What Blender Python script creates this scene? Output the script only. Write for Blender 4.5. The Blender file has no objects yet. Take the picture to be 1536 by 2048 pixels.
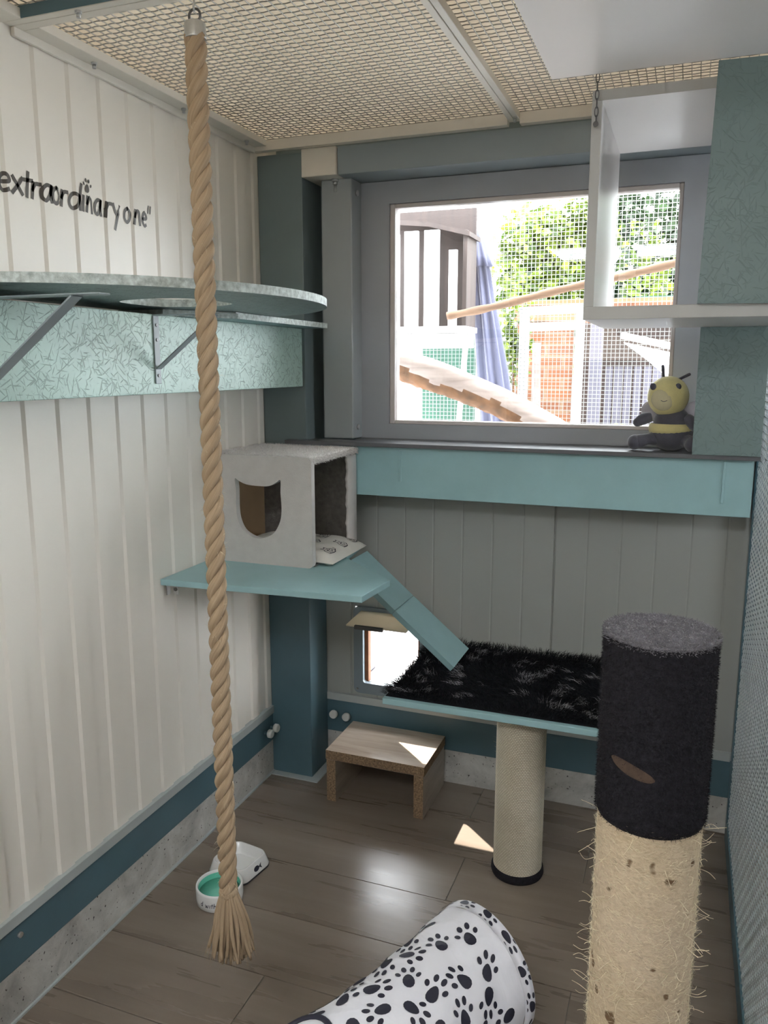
import bpy, bmesh, math, random
from mathutils import Vector, Matrix, Euler
from math import sin, cos, pi, radians, sqrt
random.seed(7)
sc = bpy.context.scene
COL = sc.collection

# ---------------------------------------------------------------- camera, sky, sun, exposure
cam_d = bpy.data.cameras.new('camera')
cam = bpy.data.objects.new('camera', cam_d); COL.objects.link(cam)
cam_d.sensor_fit = 'VERTICAL'; cam_d.sensor_height = 24.0
cam_d.lens = 1599.19 * 24.0 / 2048.0
cam_d.clip_start = 0.02
cam.location = (0, 0, 1.5)
cam.rotation_euler = (radians(90 - 10.3075), 0, radians(20.629))
sc.camera = cam

w = bpy.data.worlds.new('sky'); sc.world = w; w.use_nodes = True
bg = w.node_tree.nodes['Background']
bg.inputs[0].default_value = (0.91, 0.955, 1.0, 1)
bg.inputs[1].default_value = 7.0

sun_d = bpy.data.lights.new('sun', 'SUN'); sun_d.energy = 7.0; sun_d.angle = radians(0.6)
sun_d.color = (1.0, 0.93, 0.82)
sun = bpy.data.objects.new('sun', sun_d); COL.objects.link(sun)
sun.rotation_euler = Vector((.35, -.32, -.5)).to_track_quat('-Z', 'Y').to_euler()

# unseen fill light added behind the viewer to lift the interior
lamp_d = bpy.data.lights.new('fill_light', 'AREA'); lamp_d.shape = 'RECTANGLE'
lamp_d.size = 1.2; lamp_d.size_y = 0.5; lamp_d.energy = 2.0; lamp_d.color = (1.0, 0.86, 0.72)
lamp = bpy.data.objects.new('fill_light', lamp_d); COL.objects.link(lamp)
lamp.location = (-0.4, -0.7, 1.75); lamp.rotation_euler = (radians(125), 0, 0)

sc.view_settings.view_transform = 'Standard'
sc.view_settings.look = 'None'
sc.view_settings.gamma = 1.0
sc.view_settings.use_curve_mapping = False
sc.view_settings.exposure = 1.55
sc.cycles.use_denoising = True
sc.cycles.max_bounces = 10
sc.cycles.diffuse_bounces = 6
sc.cycles.sample_clamp_indirect = 6.0

# ---------------------------------------------------------------- materials
def srgb(r, g, b):
    def f(c):
        c /= 255.0
        return c / 12.92 if c <= .04045 else ((c + .055) / 1.055) ** 2.4
    return (f(r), f(g), f(b), 1)

class NT:
    def __init__(s, name):
        s.m = bpy.data.materials.new(name); s.m.use_nodes = True
        s.t = s.m.node_tree; s.b = s.t.nodes['Principled BSDF']
    def n(s, kind, **kw):
        x = s.t.nodes.new(kind)
        for k, v in kw.items():
            if k in x.inputs.keys() if isinstance(k, str) else False: x.inputs[k].default_value = v
            else: setattr(x, k, v)
        return x
    def l(s, a, b): s.t.links.new(a, b)
    def coord(s, scale=(1, 1, 1), rot=(0, 0, 0), uv=False):
        tc = s.n('ShaderNodeTexCoord'); mp = s.n('ShaderNodeMapping')
        mp.inputs['Scale'].default_value = scale; mp.inputs['Rotation'].default_value = rot
        s.l(tc.outputs['UV' if uv else 'Object'], mp.inputs[0]); return mp.outputs[0]
    def noise(s, vec, scale, detail=4, rough=.55, dist=0):
        x = s.n('ShaderNodeTexNoise'); x.inputs['Scale'].default_value = scale
        x.inputs['Detail'].default_value = detail; x.inputs['Roughness'].default_value = rough
        x.inputs['Distortion'].default_value = dist
        s.l(vec, x.inputs['Vector']); return x.outputs[0]
    def ramp(s, fac, stops):
        x = s.n('ShaderNodeValToRGB'); e = x.color_ramp.elements
        while len(e) < len(stops): e.new(.5)
        for el, (p, c) in zip(e, stops):
            el.position = p; el.color = c if len(c) == 4 else (*c, 1)
        s.l(fac, x.inputs[0]); return x.outputs[0]
    def mix(s, fac, a, b, mode='MIX'):
        x = s.n('ShaderNodeMix', data_type='RGBA', blend_type=mode)
        for i, v in ((0, fac), (6, a), (7, b)):
            if isinstance(v, (int, float)): x.inputs[i].default_value = v
            elif isinstance(v, tuple): x.inputs[i].default_value = v if len(v) == 4 else (*v, 1)
            else: s.l(v, x.inputs[i])
        return x.outputs[2]
    def bump(s, h, strength=.3, dist=.002):
        x = s.n('ShaderNodeBump'); x.inputs['Strength'].default_value = strength
        x.inputs['Distance'].default_value = dist; s.l(h, x.inputs['Height'])
        s.l(x.outputs[0], s.b.inputs['Normal'])

def sh(c, k): return (min(c[0]*k, 1), min(c[1]*k, 1), min(c[2]*k, 1), 1)

def pm(name, col, rough=.5, metal=0., var=.08, scale=6., bump=0., bscale=120., spec=None, sheen=0.):
    x = NT(name); v = x.coord()
    n = x.noise(v, scale)
    c = x.ramp(n, [(.3, sh(col, 1-var)), (.7, sh(col, 1+var))])
    x.l(c, x.b.inputs['Base Color'])
    x.b.inputs['Roughness'].default_value = rough; x.b.inputs['Metallic'].default_value = metal
    if spec is not None: x.b.inputs['Specular IOR Level'].default_value = spec
    if sheen: x.b.inputs['Sheen Weight'].default_value = sheen
    if bump: x.bump(x.noise(v, bscale, 3), bump, .002)
    return x.m

def osb(name, col, crack=.5, axis=0, k=1.):
    """painted strand board: fine strand lines in the plane normal to axis"""
    x = NT(name)
    lines = None
    for i, th in enumerate((.25, .85, 1.45, 2.1, 2.75)):
        tc = x.n('ShaderNodeTexCoord'); mp = x.n('ShaderNodeMapping', vector_type='TEXTURE')
        rt = [0, 0, 0]; rt[axis] = th; sx = [1/26., 1/26., 1/26.]; sx[(axis+1) % 3] = 1/(260.*k)
        mp.inputs['Rotation'].default_value = rt; mp.inputs['Scale'].default_value = sx
        mp.inputs['Location'].default_value = (.37*i, .21*i, .11*i)
        x.l(tc.outputs['Object'], mp.inputs[0])
        n = x.noise(mp.outputs[0], 1.0, 1, .4, .0)
        r = x.ramp(n, [(.665, (0, 0, 0)), (.71, (1, 1, 1))])
        lines = r if lines is None else x.mix(1.0, lines, r, 'LIGHTEN')
    f = lines
    f2 = x.n('ShaderNodeMath', operation='MULTIPLY'); x.l(f, f2.inputs[0]); f2.inputs[1].default_value = crack
    base = x.ramp(x.noise(x.coord(), 5, 3), [(.3, sh(col, .93)), (.7, sh(col, 1.06))])
    c = x.mix(f2.outputs[0], base, sh(col, .22))
    x.l(c, x.b.inputs['Base Color']); x.b.inputs['Roughness'].default_value = .42
    inv = x.n('ShaderNodeInvert'); x.l(f, inv.inputs[1])
    x.bump(inv.outputs[0], .5, .002)
    return x.m

TEAL = (.33, .53, .56, 1)
M = {}
M['cladding'] = pm('cladding_white', (.81, .77, .70, 1), .38, var=.02, scale=2)
M['backclad'] = pm('cladding_shaded', (.36, .375, .355, 1), .42, var=.03, scale=2)  # white cladding darkened to carry the shade on the back wall
M['steel_blue'] = pm('steel_blue_paint', (.08, .15, .185, 1), .4, var=.1, scale=5, bump=.1, bscale=60)
M['steel_teal'] = pm('steel_grey_teal', (.17, .22, .23, 1), .42, var=.06, scale=4)
M['steel_beam'] = pm('steel_beam_paint', (.27, .32, .345, 1), .42, var=.05, scale=4)
M['jamb'] = pm('jamb_paint', (.34, .37, .38, 1), .4, var=.04)
M['flap_grey'] = pm('flap_frame_grey', (.20, .245, .275, 1), .35, var=.04)
M['ledge'] = pm('ledge_grey', (.42, .46, .46, 1), .35, var=.05)
M['frame_grey'] = pm('window_frame_grey', (.36, .38, .41, 1), .4, var=.03)
M['frame_bead'] = pm('window_bead', (.60, .55, .53, 1), .35, var=.03)
M['alu'] = pm('galvanised', (.72, .69, .63, 1), .35, .35, var=.06, scale=14)
M['rim'] = pm('rim_paint', (.74, .70, .63, 1), .4, 0., var=.04, scale=10)
M['wire'] = pm('wire_zinc', (.36, .36, .34, 1), .35, .75, var=.1, scale=30)
M['wire_teal'] = pm('wire_teal', (.62, .68, .70, 1), .3, .5, var=.1, scale=30)
M['zinc'] = pm('zinc', (.55, .56, .56, 1), .35, .8, var=.1, scale=40)
M['iron'] = pm('dark_iron', (.12, .12, .12, 1), .4, .7)
M['white'] = pm('white_melamine', (.74, .72, .71, 1), .36, var=.015)
def m_cream():
    x = NT('cream_plastic'); c = x.ramp(x.noise(x.coord(), 6), [(.3, (.80, .74, .61)), (.7, (.84, .78, .66))])
    x.l(c, x.b.inputs['Base Color']); x.b.inputs['Roughness'].default_value = .3
    tr = x.n('ShaderNodeBsdfTranslucent'); x.l(c, tr.inputs[0]); mx = x.n('ShaderNodeMixShader'); mx.inputs[0].default_value = .55
    x.l(x.b.outputs[0], mx.inputs[1]); x.l(tr.outputs[0], mx.inputs[2]); x.l(mx.outputs[0], x.t.nodes['Material Output'].inputs[0]); return x.m
M['cream'] = m_cream()
M['edge_white'] = pm('white_board_edge', (.50, .50, .48, 1), .4, var=.03)
M['plastic_white'] = pm('white_plastic', (.72, .73, .70, 1), .35, var=.02)
M['teal'] = pm('teal_paint', TEAL, .38, var=.05, scale=8, bump=.15, bscale=70)
M['teal_dark'] = pm('teal_darkened', (.22, .36, .38, 1), .45, var=.06, scale=12, bump=.25, bscale=90)
M['osb'] = osb('osb_teal', (.42, .58, .52, 1), .5, 0)
M['osb_dark'] = osb('osb_green_grey', (.18, .25, .25, 1), .13, 1)
M['osb_shelf'] = osb('osb_shelf', (.20, .275, .275, 1), .55, 2)
M['osb_edge'] = pm('osb_cut_edge', (.46, .52, .50, 1), .6, var=.35, scale=90, bump=.8, bscale=130)
M['sill'] = pm('sill_dark', (.12, .125, .135, 1), .4, var=.08)
M['bracket'] = pm('bracket_paint', (.27, .32, .34, 1), .4, var=.04)
M['black_rubber'] = pm('black_rubber', (.02, .021, .025, 1), .6)
M['letter'] = pm('lettering_vinyl', (.075, .064, .054, 1), .35)
M['ceramic'] = pm('ceramic_white', (.80, .80, .79, 1), .12, var=.02)
M['ceramic_mint'] = pm('ceramic_mint', (.16, .60, .45, 1), .12, var=.04)
M['navy'] = pm('navy_print', (.018, .018, .035, 1), .6)
M['card'] = pm('raw_board', (.30, .20, .11, 1), .8, var=.1)
M['roof'] = pm('roof_underside', (.80, .74, .63, 1), .6, var=.05, scale=3)
def m_roof():
    x = NT('roof_sheet'); n = x.noise(x.coord(), 3)
    c = x.ramp(n, [(.3, (.74, .68, .57)), (.7, (.80, .74, .62))]); x.l(c, x.b.inputs['Base Color']); x.b.inputs['Roughness'].default_value = .6
    tr = x.n('ShaderNodeBsdfTranslucent'); tr.inputs[0].default_value = (.0132, .0107, .0078, 1)  # slight translucency added so daylight brightens ceiling and room
    ad = x.n('ShaderNodeAddShader'); x.l(x.b.outputs[0], ad.inputs[0]); x.l(tr.outputs[0], ad.inputs[1])
    x.l(ad.outputs[0], x.t.nodes['Material Output'].inputs[0]); return x.m
M['roof'] = m_roof()
M['dull'] = pm('passage_wall', (.10, .105, .11, 1), .7)
M['plush_grey'] = pm('plush_grey', (.58, .55, .525, 1), .9, var=.04, scale=30, bump=.5, bscale=300, sheen=.4)
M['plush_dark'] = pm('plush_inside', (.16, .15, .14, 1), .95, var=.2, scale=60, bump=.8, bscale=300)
M['plush_black'] = pm('plush_black', (.016, .015, .019, 1), .9, var=.3, scale=120, bump=1., bscale=260, spec=.2)
M['hair_black'] = pm('hair_black', (.018, .017, .021, 1), .8, var=.3, scale=60, spec=.2)
M['carpet_lit_worn'] = pm('carpet_lit_worn_top', (.14, .135, .155, 1), .9, var=.3, scale=60, bump=1., bscale=200, sheen=.5)  # worn black carpet, greyed further for window light on the post top
M['plush_roof_lit'] = pm('plush_roof_lit', (.74, .71, .69, 1), .9, var=.1, scale=60, bump=.8, bscale=300, sheen=.6)  # house plush lightened to carry the window light on its roof
M['fur_black'] = pm('fur_black', (.007, .008, .011, 1), .7, var=.3, scale=40, spec=.2)
M['fur_grey'] = pm('fur_grey', (.34, .33, .36, 1), .6, var=.4, scale=60)
M['patch'] = pm('bald_brown', (.075, .048, .033, 1), .9, var=.2, scale=80)
M['fibre'] = pm('sisal_fibre', (.80, .70, .50, 1), .7, var=.15, scale=50)
M['bee_yellow'] = pm('bee_yellow', (.72, .64, .30, 1), .9, var=.06, scale=30, bump=.4, bscale=300, sheen=.4)  # yellow paled to include the haze around the window
M['bee_black'] = pm('bee_black', (.09, .09, .115, 1), .9, var=.15, scale=30, bump=.4, bscale=300, sheen=.5)  # black lifted to include the window haze
M['bee_wing'] = pm('bee_wing', (.42, .40, .44, 1), .9, var=.06, scale=30, bump=.4, bscale=300)

def m_floor():
    x = NT('floor_wood_tile')
    n1 = x.noise(x.coord((1.3, 13, 1), uv=True), 1.0, 5, .55, .25)
    n2 = x.noise(x.coord((7, 120, 1), uv=True), 1.0, 4, .6, .2)
    c1 = x.ramp(n1, [(.1, (.165, .13, .10)), (.5, (.215, .172, .137)), (.9, (.30, .25, .205))])
    c = x.mix(.3, c1, x.ramp(n2, [(.2, (.72, .70, .68)), (.8, (1., 1., 1.))]), 'MULTIPLY')
    x.l(c, x.b.inputs['Base Color'])
    r = x.ramp(n1, [(.3, (.24,)*3), (.7, (.34,)*3)]); x.l(r, x.b.inputs['Roughness']); x.b.inputs['Specular IOR Level'].default_value = .75
    x.bump(n2, .03, .0006); return x.m
M['floor'] = m_floor()
M['grout'] = pm('grout', (.16, .14, .12, 1), .8)

def m_concrete():
    x = NT('concrete_base'); v = x.coord()
    n = x.noise(v, 9, 8, .65, .4)
    c = x.ramp(n, [(.3, (.33, .32, .30)), (.5, (.50, .49, .46)), (.7, (.64, .63, .60))])
    p = x.ramp(x.noise(v, 110, 2, .4), [(.67, (0, 0, 0)), (.73, (1, 1, 1))])
    c = x.mix(p, c, (.07, .06, .055)); x.l(c, x.b.inputs['Base Color'])
    x.b.inputs['Roughness'].default_value = .8; x.bump(n, .4, .004); return x.m
M['concrete'] = m_concrete()

def m_wood(name, a, b, sx=(2, 40, 40), rough=.4):
    x = NT(name)
    n = x.noise(x.coord(sx), 1.0, 5, .6, .5)
    x.l(x.ramp(n, [(.3, a), (.7, b)]), x.b.inputs['Base Color'])
    x.b.inputs['Roughness'].default_value = rough; x.bump(n, .1, .001); return x.m
M['stool_top'] = m_wood('stool_laminate', (.42, .32, .245), (.62, .52, .43), (3, 30, 30), .2)
M['stool_side'] = m_wood('stool_laminate_side', (.30, .25, .20), (.44, .38, .32), (30, 3, 30), .4)
M['chip'] = pm('chipboard_edge', (.24, .16, .095, 1), .85, var=.55, scale=170, bump=.7, bscale=170)

def m_rope():
    x = NT('jute_rope')
    n = x.noise(x.coord((60, 5, 1), uv=True), 1.0, 4, .6, .1)
    n2 = x.noise(x.coord((9, 2, 1), uv=True), 1.0, 3)
    c = x.mix(.5, x.ramp(n, [(.3, (.22, .15, .085)), (.7, (.56, .42, .28))]), x.ramp(n2, [(.3, (.34, .245, .15)), (.7, (.52, .395, .265))]))
    x.l(c, x.b.inputs['Base Color']); x.b.inputs['Roughness'].default_value = .85
    x.bump(n, .6, .002); return x.m
M['rope'] = m_rope()

def m_sisal_weave():
    x = NT('sisal_weave')
    br = x.n('ShaderNodeTexBrick'); x.l(x.coord((1, 1, 1), uv=True), br.inputs['Vector'])
    br.inputs['Scale'].default_value = 1.0; br.inputs['Brick Width'].default_value = 1/58.; br.inputs['Row Height'].default_value = 1/92.
    br.inputs['Mortar Size'].default_value = .0016; br.inputs['Mortar Smooth'].default_value = .8
    br.inputs['Color1'].default_value = (.86, .79, .64, 1); br.inputs['Color2'].default_value = (.78, .71, .56, 1)
    br.inputs['Mortar'].default_value = (.36, .29, .19, 1)
    n = x.noise(x.coord(), 7, 3)
    c = x.mix(1., br.outputs[0], x.ramp(n, [(.3, (.85, .84, .82)), (.7, (1, 1, 1))]), 'MULTIPLY')
    x.l(c, x.b.inputs['Base Color']); x.b.inputs['Roughness'].default_value = .85
    inv = x.n('ShaderNodeInvert'); x.l(br.outputs['Fac'], inv.inputs[1]); x.bump(inv.outputs[0], .8, .003); return x.m
M['weave'] = m_sisal_weave()

def m_sisal_fuzz():
    x = NT('sisal_fuzzy'); v = x.coord()
    n = x.noise(x.coord((1, 1, 1.4)), 90, 5, .7, 1.5)
    n2 = x.noise(v, 5, 3)
    c = x.mix(.5, x.ramp(n, [(.3, (.42, .30, .18)), (.55, (.74, .59, .41)), (.8, (.90, .79, .62))]), x.ramp(n2, [(.3, (.62, .50, .30)), (.7, (.84, .69, .53))]))
    p = x.ramp(x.noise(v, 38, 1, .3), [(.70, (0, 0, 0)), (.74, (1, 1, 1))])
    c = x.mix(p, c, (.20, .12, .06)); x.l(c, x.b.inputs['Base Color'])
    x.b.inputs['Roughness'].default_value = .9; x.bump(n, .9, .004); return x.m
M['sisal'] = m_sisal_fuzz()

def m_fabric(name, col, wr=.5):
    x = NT(name); v = x.coord()
    n = x.noise(v, 14, 3, .5, .8)
    x.l(x.ramp(n, [(.3, sh(col, .93)), (.7, col)]), x.b.inputs['Base Color'])
    x.b.inputs['Roughness'].default_value = .65; x.b.inputs['Sheen Weight'].default_value = .2
    x.bump(n, wr, .01); return x.m
M['tunnel'] = m_fabric('tunnel_cloth', (.86, .86, .92, 1))
M['cushion'] = m_fabric('cushion_cloth', (.74, .72, .66, 1), .3)

def m_leaf(name, a, b):
    x = NT(name)
    oi = x.n('ShaderNodeNewGeometry')
    c = x.ramp(oi.outputs['Random Per Island'], [(.0, a), (1., b)])
    x.l(c, x.b.inputs['Base Color']); x.b.inputs['Roughness'].default_value = .5
    tr = x.n('ShaderNodeBsdfTranslucent'); x.l(c, tr.inputs[0])
    mx = x.n('ShaderNodeMixShader'); mx.inputs[0].default_value = .4
    x.l(x.b.outputs[0], mx.inputs[1]); x.l(tr.outputs[0], mx.inputs[2])
    x.l(mx.outputs[0], x.t.nodes['Material Output'].inputs[0]); return x.m
M['leaf'] = m_leaf('leaf_green', (.012, .035, .003), (.15, .20, .02))
M['leaf_dark'] = m_leaf('leaf_dark', (.004, .014, .003), (.018, .045, .008))
M['bark'] = pm('bark', (.10, .045, .018, 1), .9, var=.45, scale=24, bump=1., bscale=40)
M['log_wood'] = m_wood('log_bare_wood', (.16, .12, .105), (.30, .24, .215), (3, 3, 30), .7)
M['branch'] = m_wood('branch_bark', (.11, .06, .035), (.19, .115, .07), (4, 40, 40), .8)
M['timber_white'] = m_wood('white_timber', (.42, .40, .39), (.56, .54, .53), (30, 30, 2), .7)
M['timber_brown'] = m_wood('dark_brown_timber', (.022, .014, .012), (.045, .028, .023), (30, 30, 2), .7)
M['timber_orange'] = m_wood('orange_timber', (.16, .055, .02), (.24, .09, .035), (2, 30, 30), .7)
M['parasol'] = m_fabric('parasol_cloth', (.048, .05, .092, 1), .3)
M['net_green'] = pm('green_screen', (.008, .05, .03, 1), .8, var=.15)
M['tarp'] = m_fabric('white_tarp', (.82, .82, .84, 1), .3)
M['slat_grey'] = pm('grey_slats', (.07, .065, .085, 1), .7, var=.15)
M['deck'] = m_wood('grey_deck', (.06, .054, .066), (.11, .10, .12), (30, 2, 30), .7)
M['ground'] = pm('ground_flagstones', (.58, .55, .54, 1), .8, var=.2, scale=4)
M['fence_wire'] = pm('fence_wire', (.24, .25, .24, 1), .4, .2)

def m_brick():
    x = NT('orange_brick')
    br = x.n('ShaderNodeTexBrick'); x.l(x.coord((1, 1, 1), (pi/2, 0, 0)), br.inputs['Vector'])
    br.inputs['Scale'].default_value = 1.; br.inputs['Brick Width'].default_value = .2; br.inputs['Row Height'].default_value = .065
    br.inputs['Mortar Size'].default_value = .008
    br.inputs['Color1'].default_value = (.17, .06, .022, 1); br.inputs['Color2'].default_value = (.12, .042, .017, 1)
    br.inputs['Mortar'].default_value = (.16, .10, .06, 1)
    x.l(br.outputs[0], x.b.inputs['Base Color']); x.b.inputs['Roughness'].default_value = .9; return x.m
M['brick'] = m_brick()

def m_glass():
    x = NT('window_glass')
    tr = x.n('ShaderNodeBsdfTransparent'); tr.inputs[0].default_value = (.97, .98, .98, 1)
    gl = x.n('ShaderNodeBsdfGlossy'); gl.inputs['Roughness'].default_value = .01
    fr = x.n('ShaderNodeFresnel'); fr.inputs[0].default_value = 1.45
    mx = x.n('ShaderNodeMixShader'); x.l(fr.outputs[0], mx.inputs[0])
    x.l(tr.outputs[0], mx.inputs[1]); x.l(gl.outputs[0], mx.inputs[2])
    x.l(mx.outputs[0], x.t.nodes['Material Output'].inputs[0]); return x.m
M['glass'] = m_glass()

# ---------------------------------------------------------------- mesh helpers
class MB:
    def __init__(s): s.v = []; s.f = []; s.mi = []; s.uv = []; s.sm = []
    def add(s, vs, fs, mi=0, uvs=None, smooth=False):
        b = len(s.v); s.v.extend([tuple(p) for p in vs])
        for k, f in enumerate(fs):
            s.f.append([b+i for i in f]); s.mi.append(mi); s.sm.append(smooth)
            s.uv.append(uvs[k] if uvs else None)
        return s
    def box(s, x0, x1, y0, y1, z0, z1, mi=0, mat=None):
        vs = [Vector((x, y, z)) for z in (z0, z1) for y in (y0, y1) for x in (x0, x1)]
        if mat is not None: vs = [mat @ p for p in vs]
        return s.add(vs, [(0, 2, 3, 1), (4, 5, 7, 6), (0, 1, 5, 4), (2, 6, 7, 3), (0, 4, 6, 2), (1, 3, 7, 5)], mi)
    def prism(s, poly, z0, z1, mi=0, mside=None, mat=None):
        n = len(poly)
        if sum(poly[i][0]*poly[(i+1) % n][1]-poly[(i+1) % n][0]*poly[i][1] for i in range(n)) < 0: poly = poly[::-1]
        vs = [Vector((*p, z0)) for p in poly] + [Vector((*p, z1)) for p in poly]
        if mat is not None: vs = [mat @ p for p in vs]
        s.add(vs, [tuple(range(n-1, -1, -1)), tuple(range(n, 2*n))], mi)
        b = len(s.v)-2*n
        for i in range(n):
            j = (i+1) % n
            s.f.append([b+i, b+j, b+n+j, b+n+i]); s.mi.append(mi if mside is None else mside); s.sm.append(False); s.uv.append(None)
        return s
    def tube(s, pts, r, n=8, mi=0, caps=True, smooth=True, closed=False, squash=1.):
        pts = [Vector(p) for p in pts]; N = len(pts)
        rs = r if isinstance(r, (list, tuple)) else [r]*N
        up = None; rings = []; L = 0
        for i, p in enumerate(pts):
            a = pts[(i-1) % N] if (i > 0 or closed) else p
            c = pts[(i+1) % N] if (i < N-1 or closed) else p
            t = (c-a)
            t = t.normalized() if t.length > 1e-9 else Vector((0, 0, 1))
            if up is None:
                up = t.orthogonal().normalized()
            up = (up - t*up.dot(t)); up = up.normalized() if up.length > 1e-6 else t.orthogonal().normalized()
            sd = t.cross(up)
            if i: L += (p-pts[i-1]).length
            rings.append((p, up.copy(), sd, rs[i], L))
        b = len(s.v)
        for p, u, d, rr, _ in rings:
            for k in range(n):
                a = 2*pi*k/n
                s.v.append(tuple(p + u*(rr*cos(a)) + d*(rr*squash*sin(a))))
        M_ = N if closed else N-1
        for i in range(M_):
            j = (i+1) % N
            for k in range(n):
                k2 = (k+1) % n
                s.f.append([b+i*n+k, b+i*n+k2, b+j*n+k2, b+j*n+k]); s.mi.append(mi); s.sm.append(smooth)
                l0 = rings[i][4]; l1 = rings[j][4]
                s.uv.append([(k/n, l0), ((k+1)/n, l0), ((k+1)/n, l1), (k/n, l1)])
        if caps and not closed:
            s.f.append([b+k for k in range(n-1, -1, -1)]); s.f.append([b+(N-1)*n+k for k in range(n)])
            s.mi += [mi, mi]; s.sm += [False, False]; s.uv += [None, None]
        return s
    def cyl(s, a, b_, r, n=20, mi=0, r2=None):
        return s.tube([a, b_], [r, r if r2 is None else r2], n, mi)
    def lathe(s, prof, c=(0, 0, 0), n=40, mi=0, mat=None, smooth=True, uvrep=1.):
        c = Vector(c); b = len(s.v); P = len(prof)
        zs = [p[1] for p in prof]; zmin, zmax = min(zs), max(zs); H = max(zmax-zmin, 1e-6)
        for r, z in prof:
            for k in range(n):
                a = 2*pi*k/n; q = Vector((r*cos(a), r*sin(a), z))
                if mat is not None: q = mat @ q
                s.v.append(tuple(q + c))
        for i in range(P-1):
            for k in range(n):
                k2 = (k+1) % n
                s.f.append([b+i*n+k, b+i*n+k2, b+(i+1)*n+k2, b+(i+1)*n+k])
                s.mi.append(mi if isinstance(mi, int) else mi[i]); s.sm.append(smooth)
                v0 = (prof[i][1]-zmin)/H; v1 = (prof[i+1][1]-zmin)/H
                s.uv.append([(k/n, v0), ((k+1)/n, v0), ((k+1)/n, v1), (k/n, v1)])
        for i, rev in ((0, True), (P-1, False)):
            if prof[i][0] > 1e-5:
                f = [b+i*n+k for k in range(n)]
                s.f.append(f[::-1] if rev else f); s.mi.append(mi if isinstance(mi, int) else mi[min(i, P-2)]); s.sm.append(False); s.uv.append(None)
        return s
    def ell(s, c, r, rot=None, n=24, m=14, mi=0):
        mt = Euler(rot).to_matrix() if rot is not None else Matrix.Identity(3)
        c = Vector(c); b = len(s.v)
        for i in range(m+1):
            t = pi*i/m
            for k in range(n):
                a = 2*pi*k/n
                s.v.append(tuple(c + mt @ Vector((r[0]*sin(t)*cos(a), r[1]*sin(t)*sin(a), -r[2]*cos(t)))))
        for i in range(m):
            for k in range(n):
                k2 = (k+1) % n
                s.f.append([b+i*n+k, b+i*n+k2, b+(i+1)*n+k2, b+(i+1)*n+k]); s.mi.append(mi); s.sm.append(True); s.uv.append(None)
        return s
    def blade(s, p, d, L, wd, mi=0, droop=0.):
        p = Vector(p); d = Vector(d).normalized()
        sd = d.cross(Vector((random.uniform(-1, 1), random.uniform(-1, 1), random.uniform(-1, 1))))
        sd = sd.normalized()*wd*.5 if sd.length > 1e-6 else Vector((wd*.5, 0, 0))
        q = p + d*L*.55; e = p + d*L + Vector((0, 0, -droop*L))
        return s.add([p-sd, p+sd, q+sd*.7, q-sd*.7, e], [(0, 1, 2, 3), (3, 2, 4)], mi)
    def build(s, name, mats, parent=None, bevel=0., origin=None, merge=False):
        me = bpy.data.meshes.new(name)
        o0 = Vector(origin) if origin is not None else Vector((0, 0, 0))
        par = parent.matrix_world.inverted() if False else None
        off = o0
        if parent is not None: off = Vector(parent['_w']) if '_w' in parent else Vector((0, 0, 0))
        me.from_pydata([tuple(Vector(p)-off) for p in s.v], [], s.f)
        if not isinstance(mats, (list, tuple)): mats = [mats]
        for m in mats: me.materials.append(M[m] if isinstance(m, str) else m)
        me.polygons.foreach_set('material_index', s.mi)
        me.polygons.foreach_set('use_smooth', s.sm)
        if any(u is not None for u in s.uv):
            ul = me.uv_layers.new(name='UVMap'); k = 0
            for f, u in zip(s.f, s.uv):
                for q in range(len(f)):
                    ul.data[k].uv = u[q] if u else (0, 0); k += 1
        if merge:
            bm = bmesh.new(); bm.from_mesh(me); bmesh.ops.remove_doubles(bm, verts=bm.verts, dist=1e-6); bm.to_mesh(me); bm.free()
        me.update()
        o = bpy.data.objects.new(name, me); COL.objects.link(o)
        if parent is not None: o.parent = parent; o['_w'] = tuple(off)
        else: o.location = off; o['_w'] = tuple(off)
        if bevel:
            md = o.modifiers.new('bevel', 'BEVEL'); md.width = bevel; md.segments = 2; md.limit_method = 'ANGLE'; md.angle_limit = radians(40)
        return o

def tag(o, label, cat, group=None, kind=None):
    o['label'] = label; o['category'] = cat
    if group: o['group'] = group
    if kind: o['kind'] = kind
    return o
def thing(name, loc, label, cat, group=None):
    o = bpy.data.objects.new(name, None); COL.objects.link(o); o.location = loc; o['_w'] = tuple(loc)
    o.empty_display_size = .05
    return tag(o, label, cat, group)
def struct(o, label=None, cat=None):
    o['kind'] = 'structure'
    if label: o['label'] = label
    if cat: o['category'] = cat
    return o
def curve_plate(outer, holes, depth):
    """flat plate with holes, in local xy, thickness depth along z (0..depth)"""
    cu = bpy.data.curves.new('plate', 'CURVE'); cu.dimensions = '2D'; cu.fill_mode = 'BOTH'; cu.extrude = depth/2
    for loop in [outer]+holes:
        sp = cu.splines.new('POLY'); sp.points.add(len(loop)-1); sp.use_cyclic_u = True
        for p, q in zip(sp.points, loop): p.co = (q[0], q[1], 0, 1)
    ob = bpy.data.objects.new('plate_tmp', cu); COL.objects.link(ob)
    dg = bpy.context.evaluated_depsgraph_get(); dg.update()
    me = bpy.data.meshes.new_from_object(ob.evaluated_get(dg))
    vs = [Vector((v.co.x, v.co.y, v.co.z+depth/2)) for v in me.vertices]; fs = [tuple(p.vertices) for p in me.polygons]
    bpy.data.objects.remove(ob); bpy.data.curves.remove(cu); bpy.data.meshes.remove(me)
    return vs, fs
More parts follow.
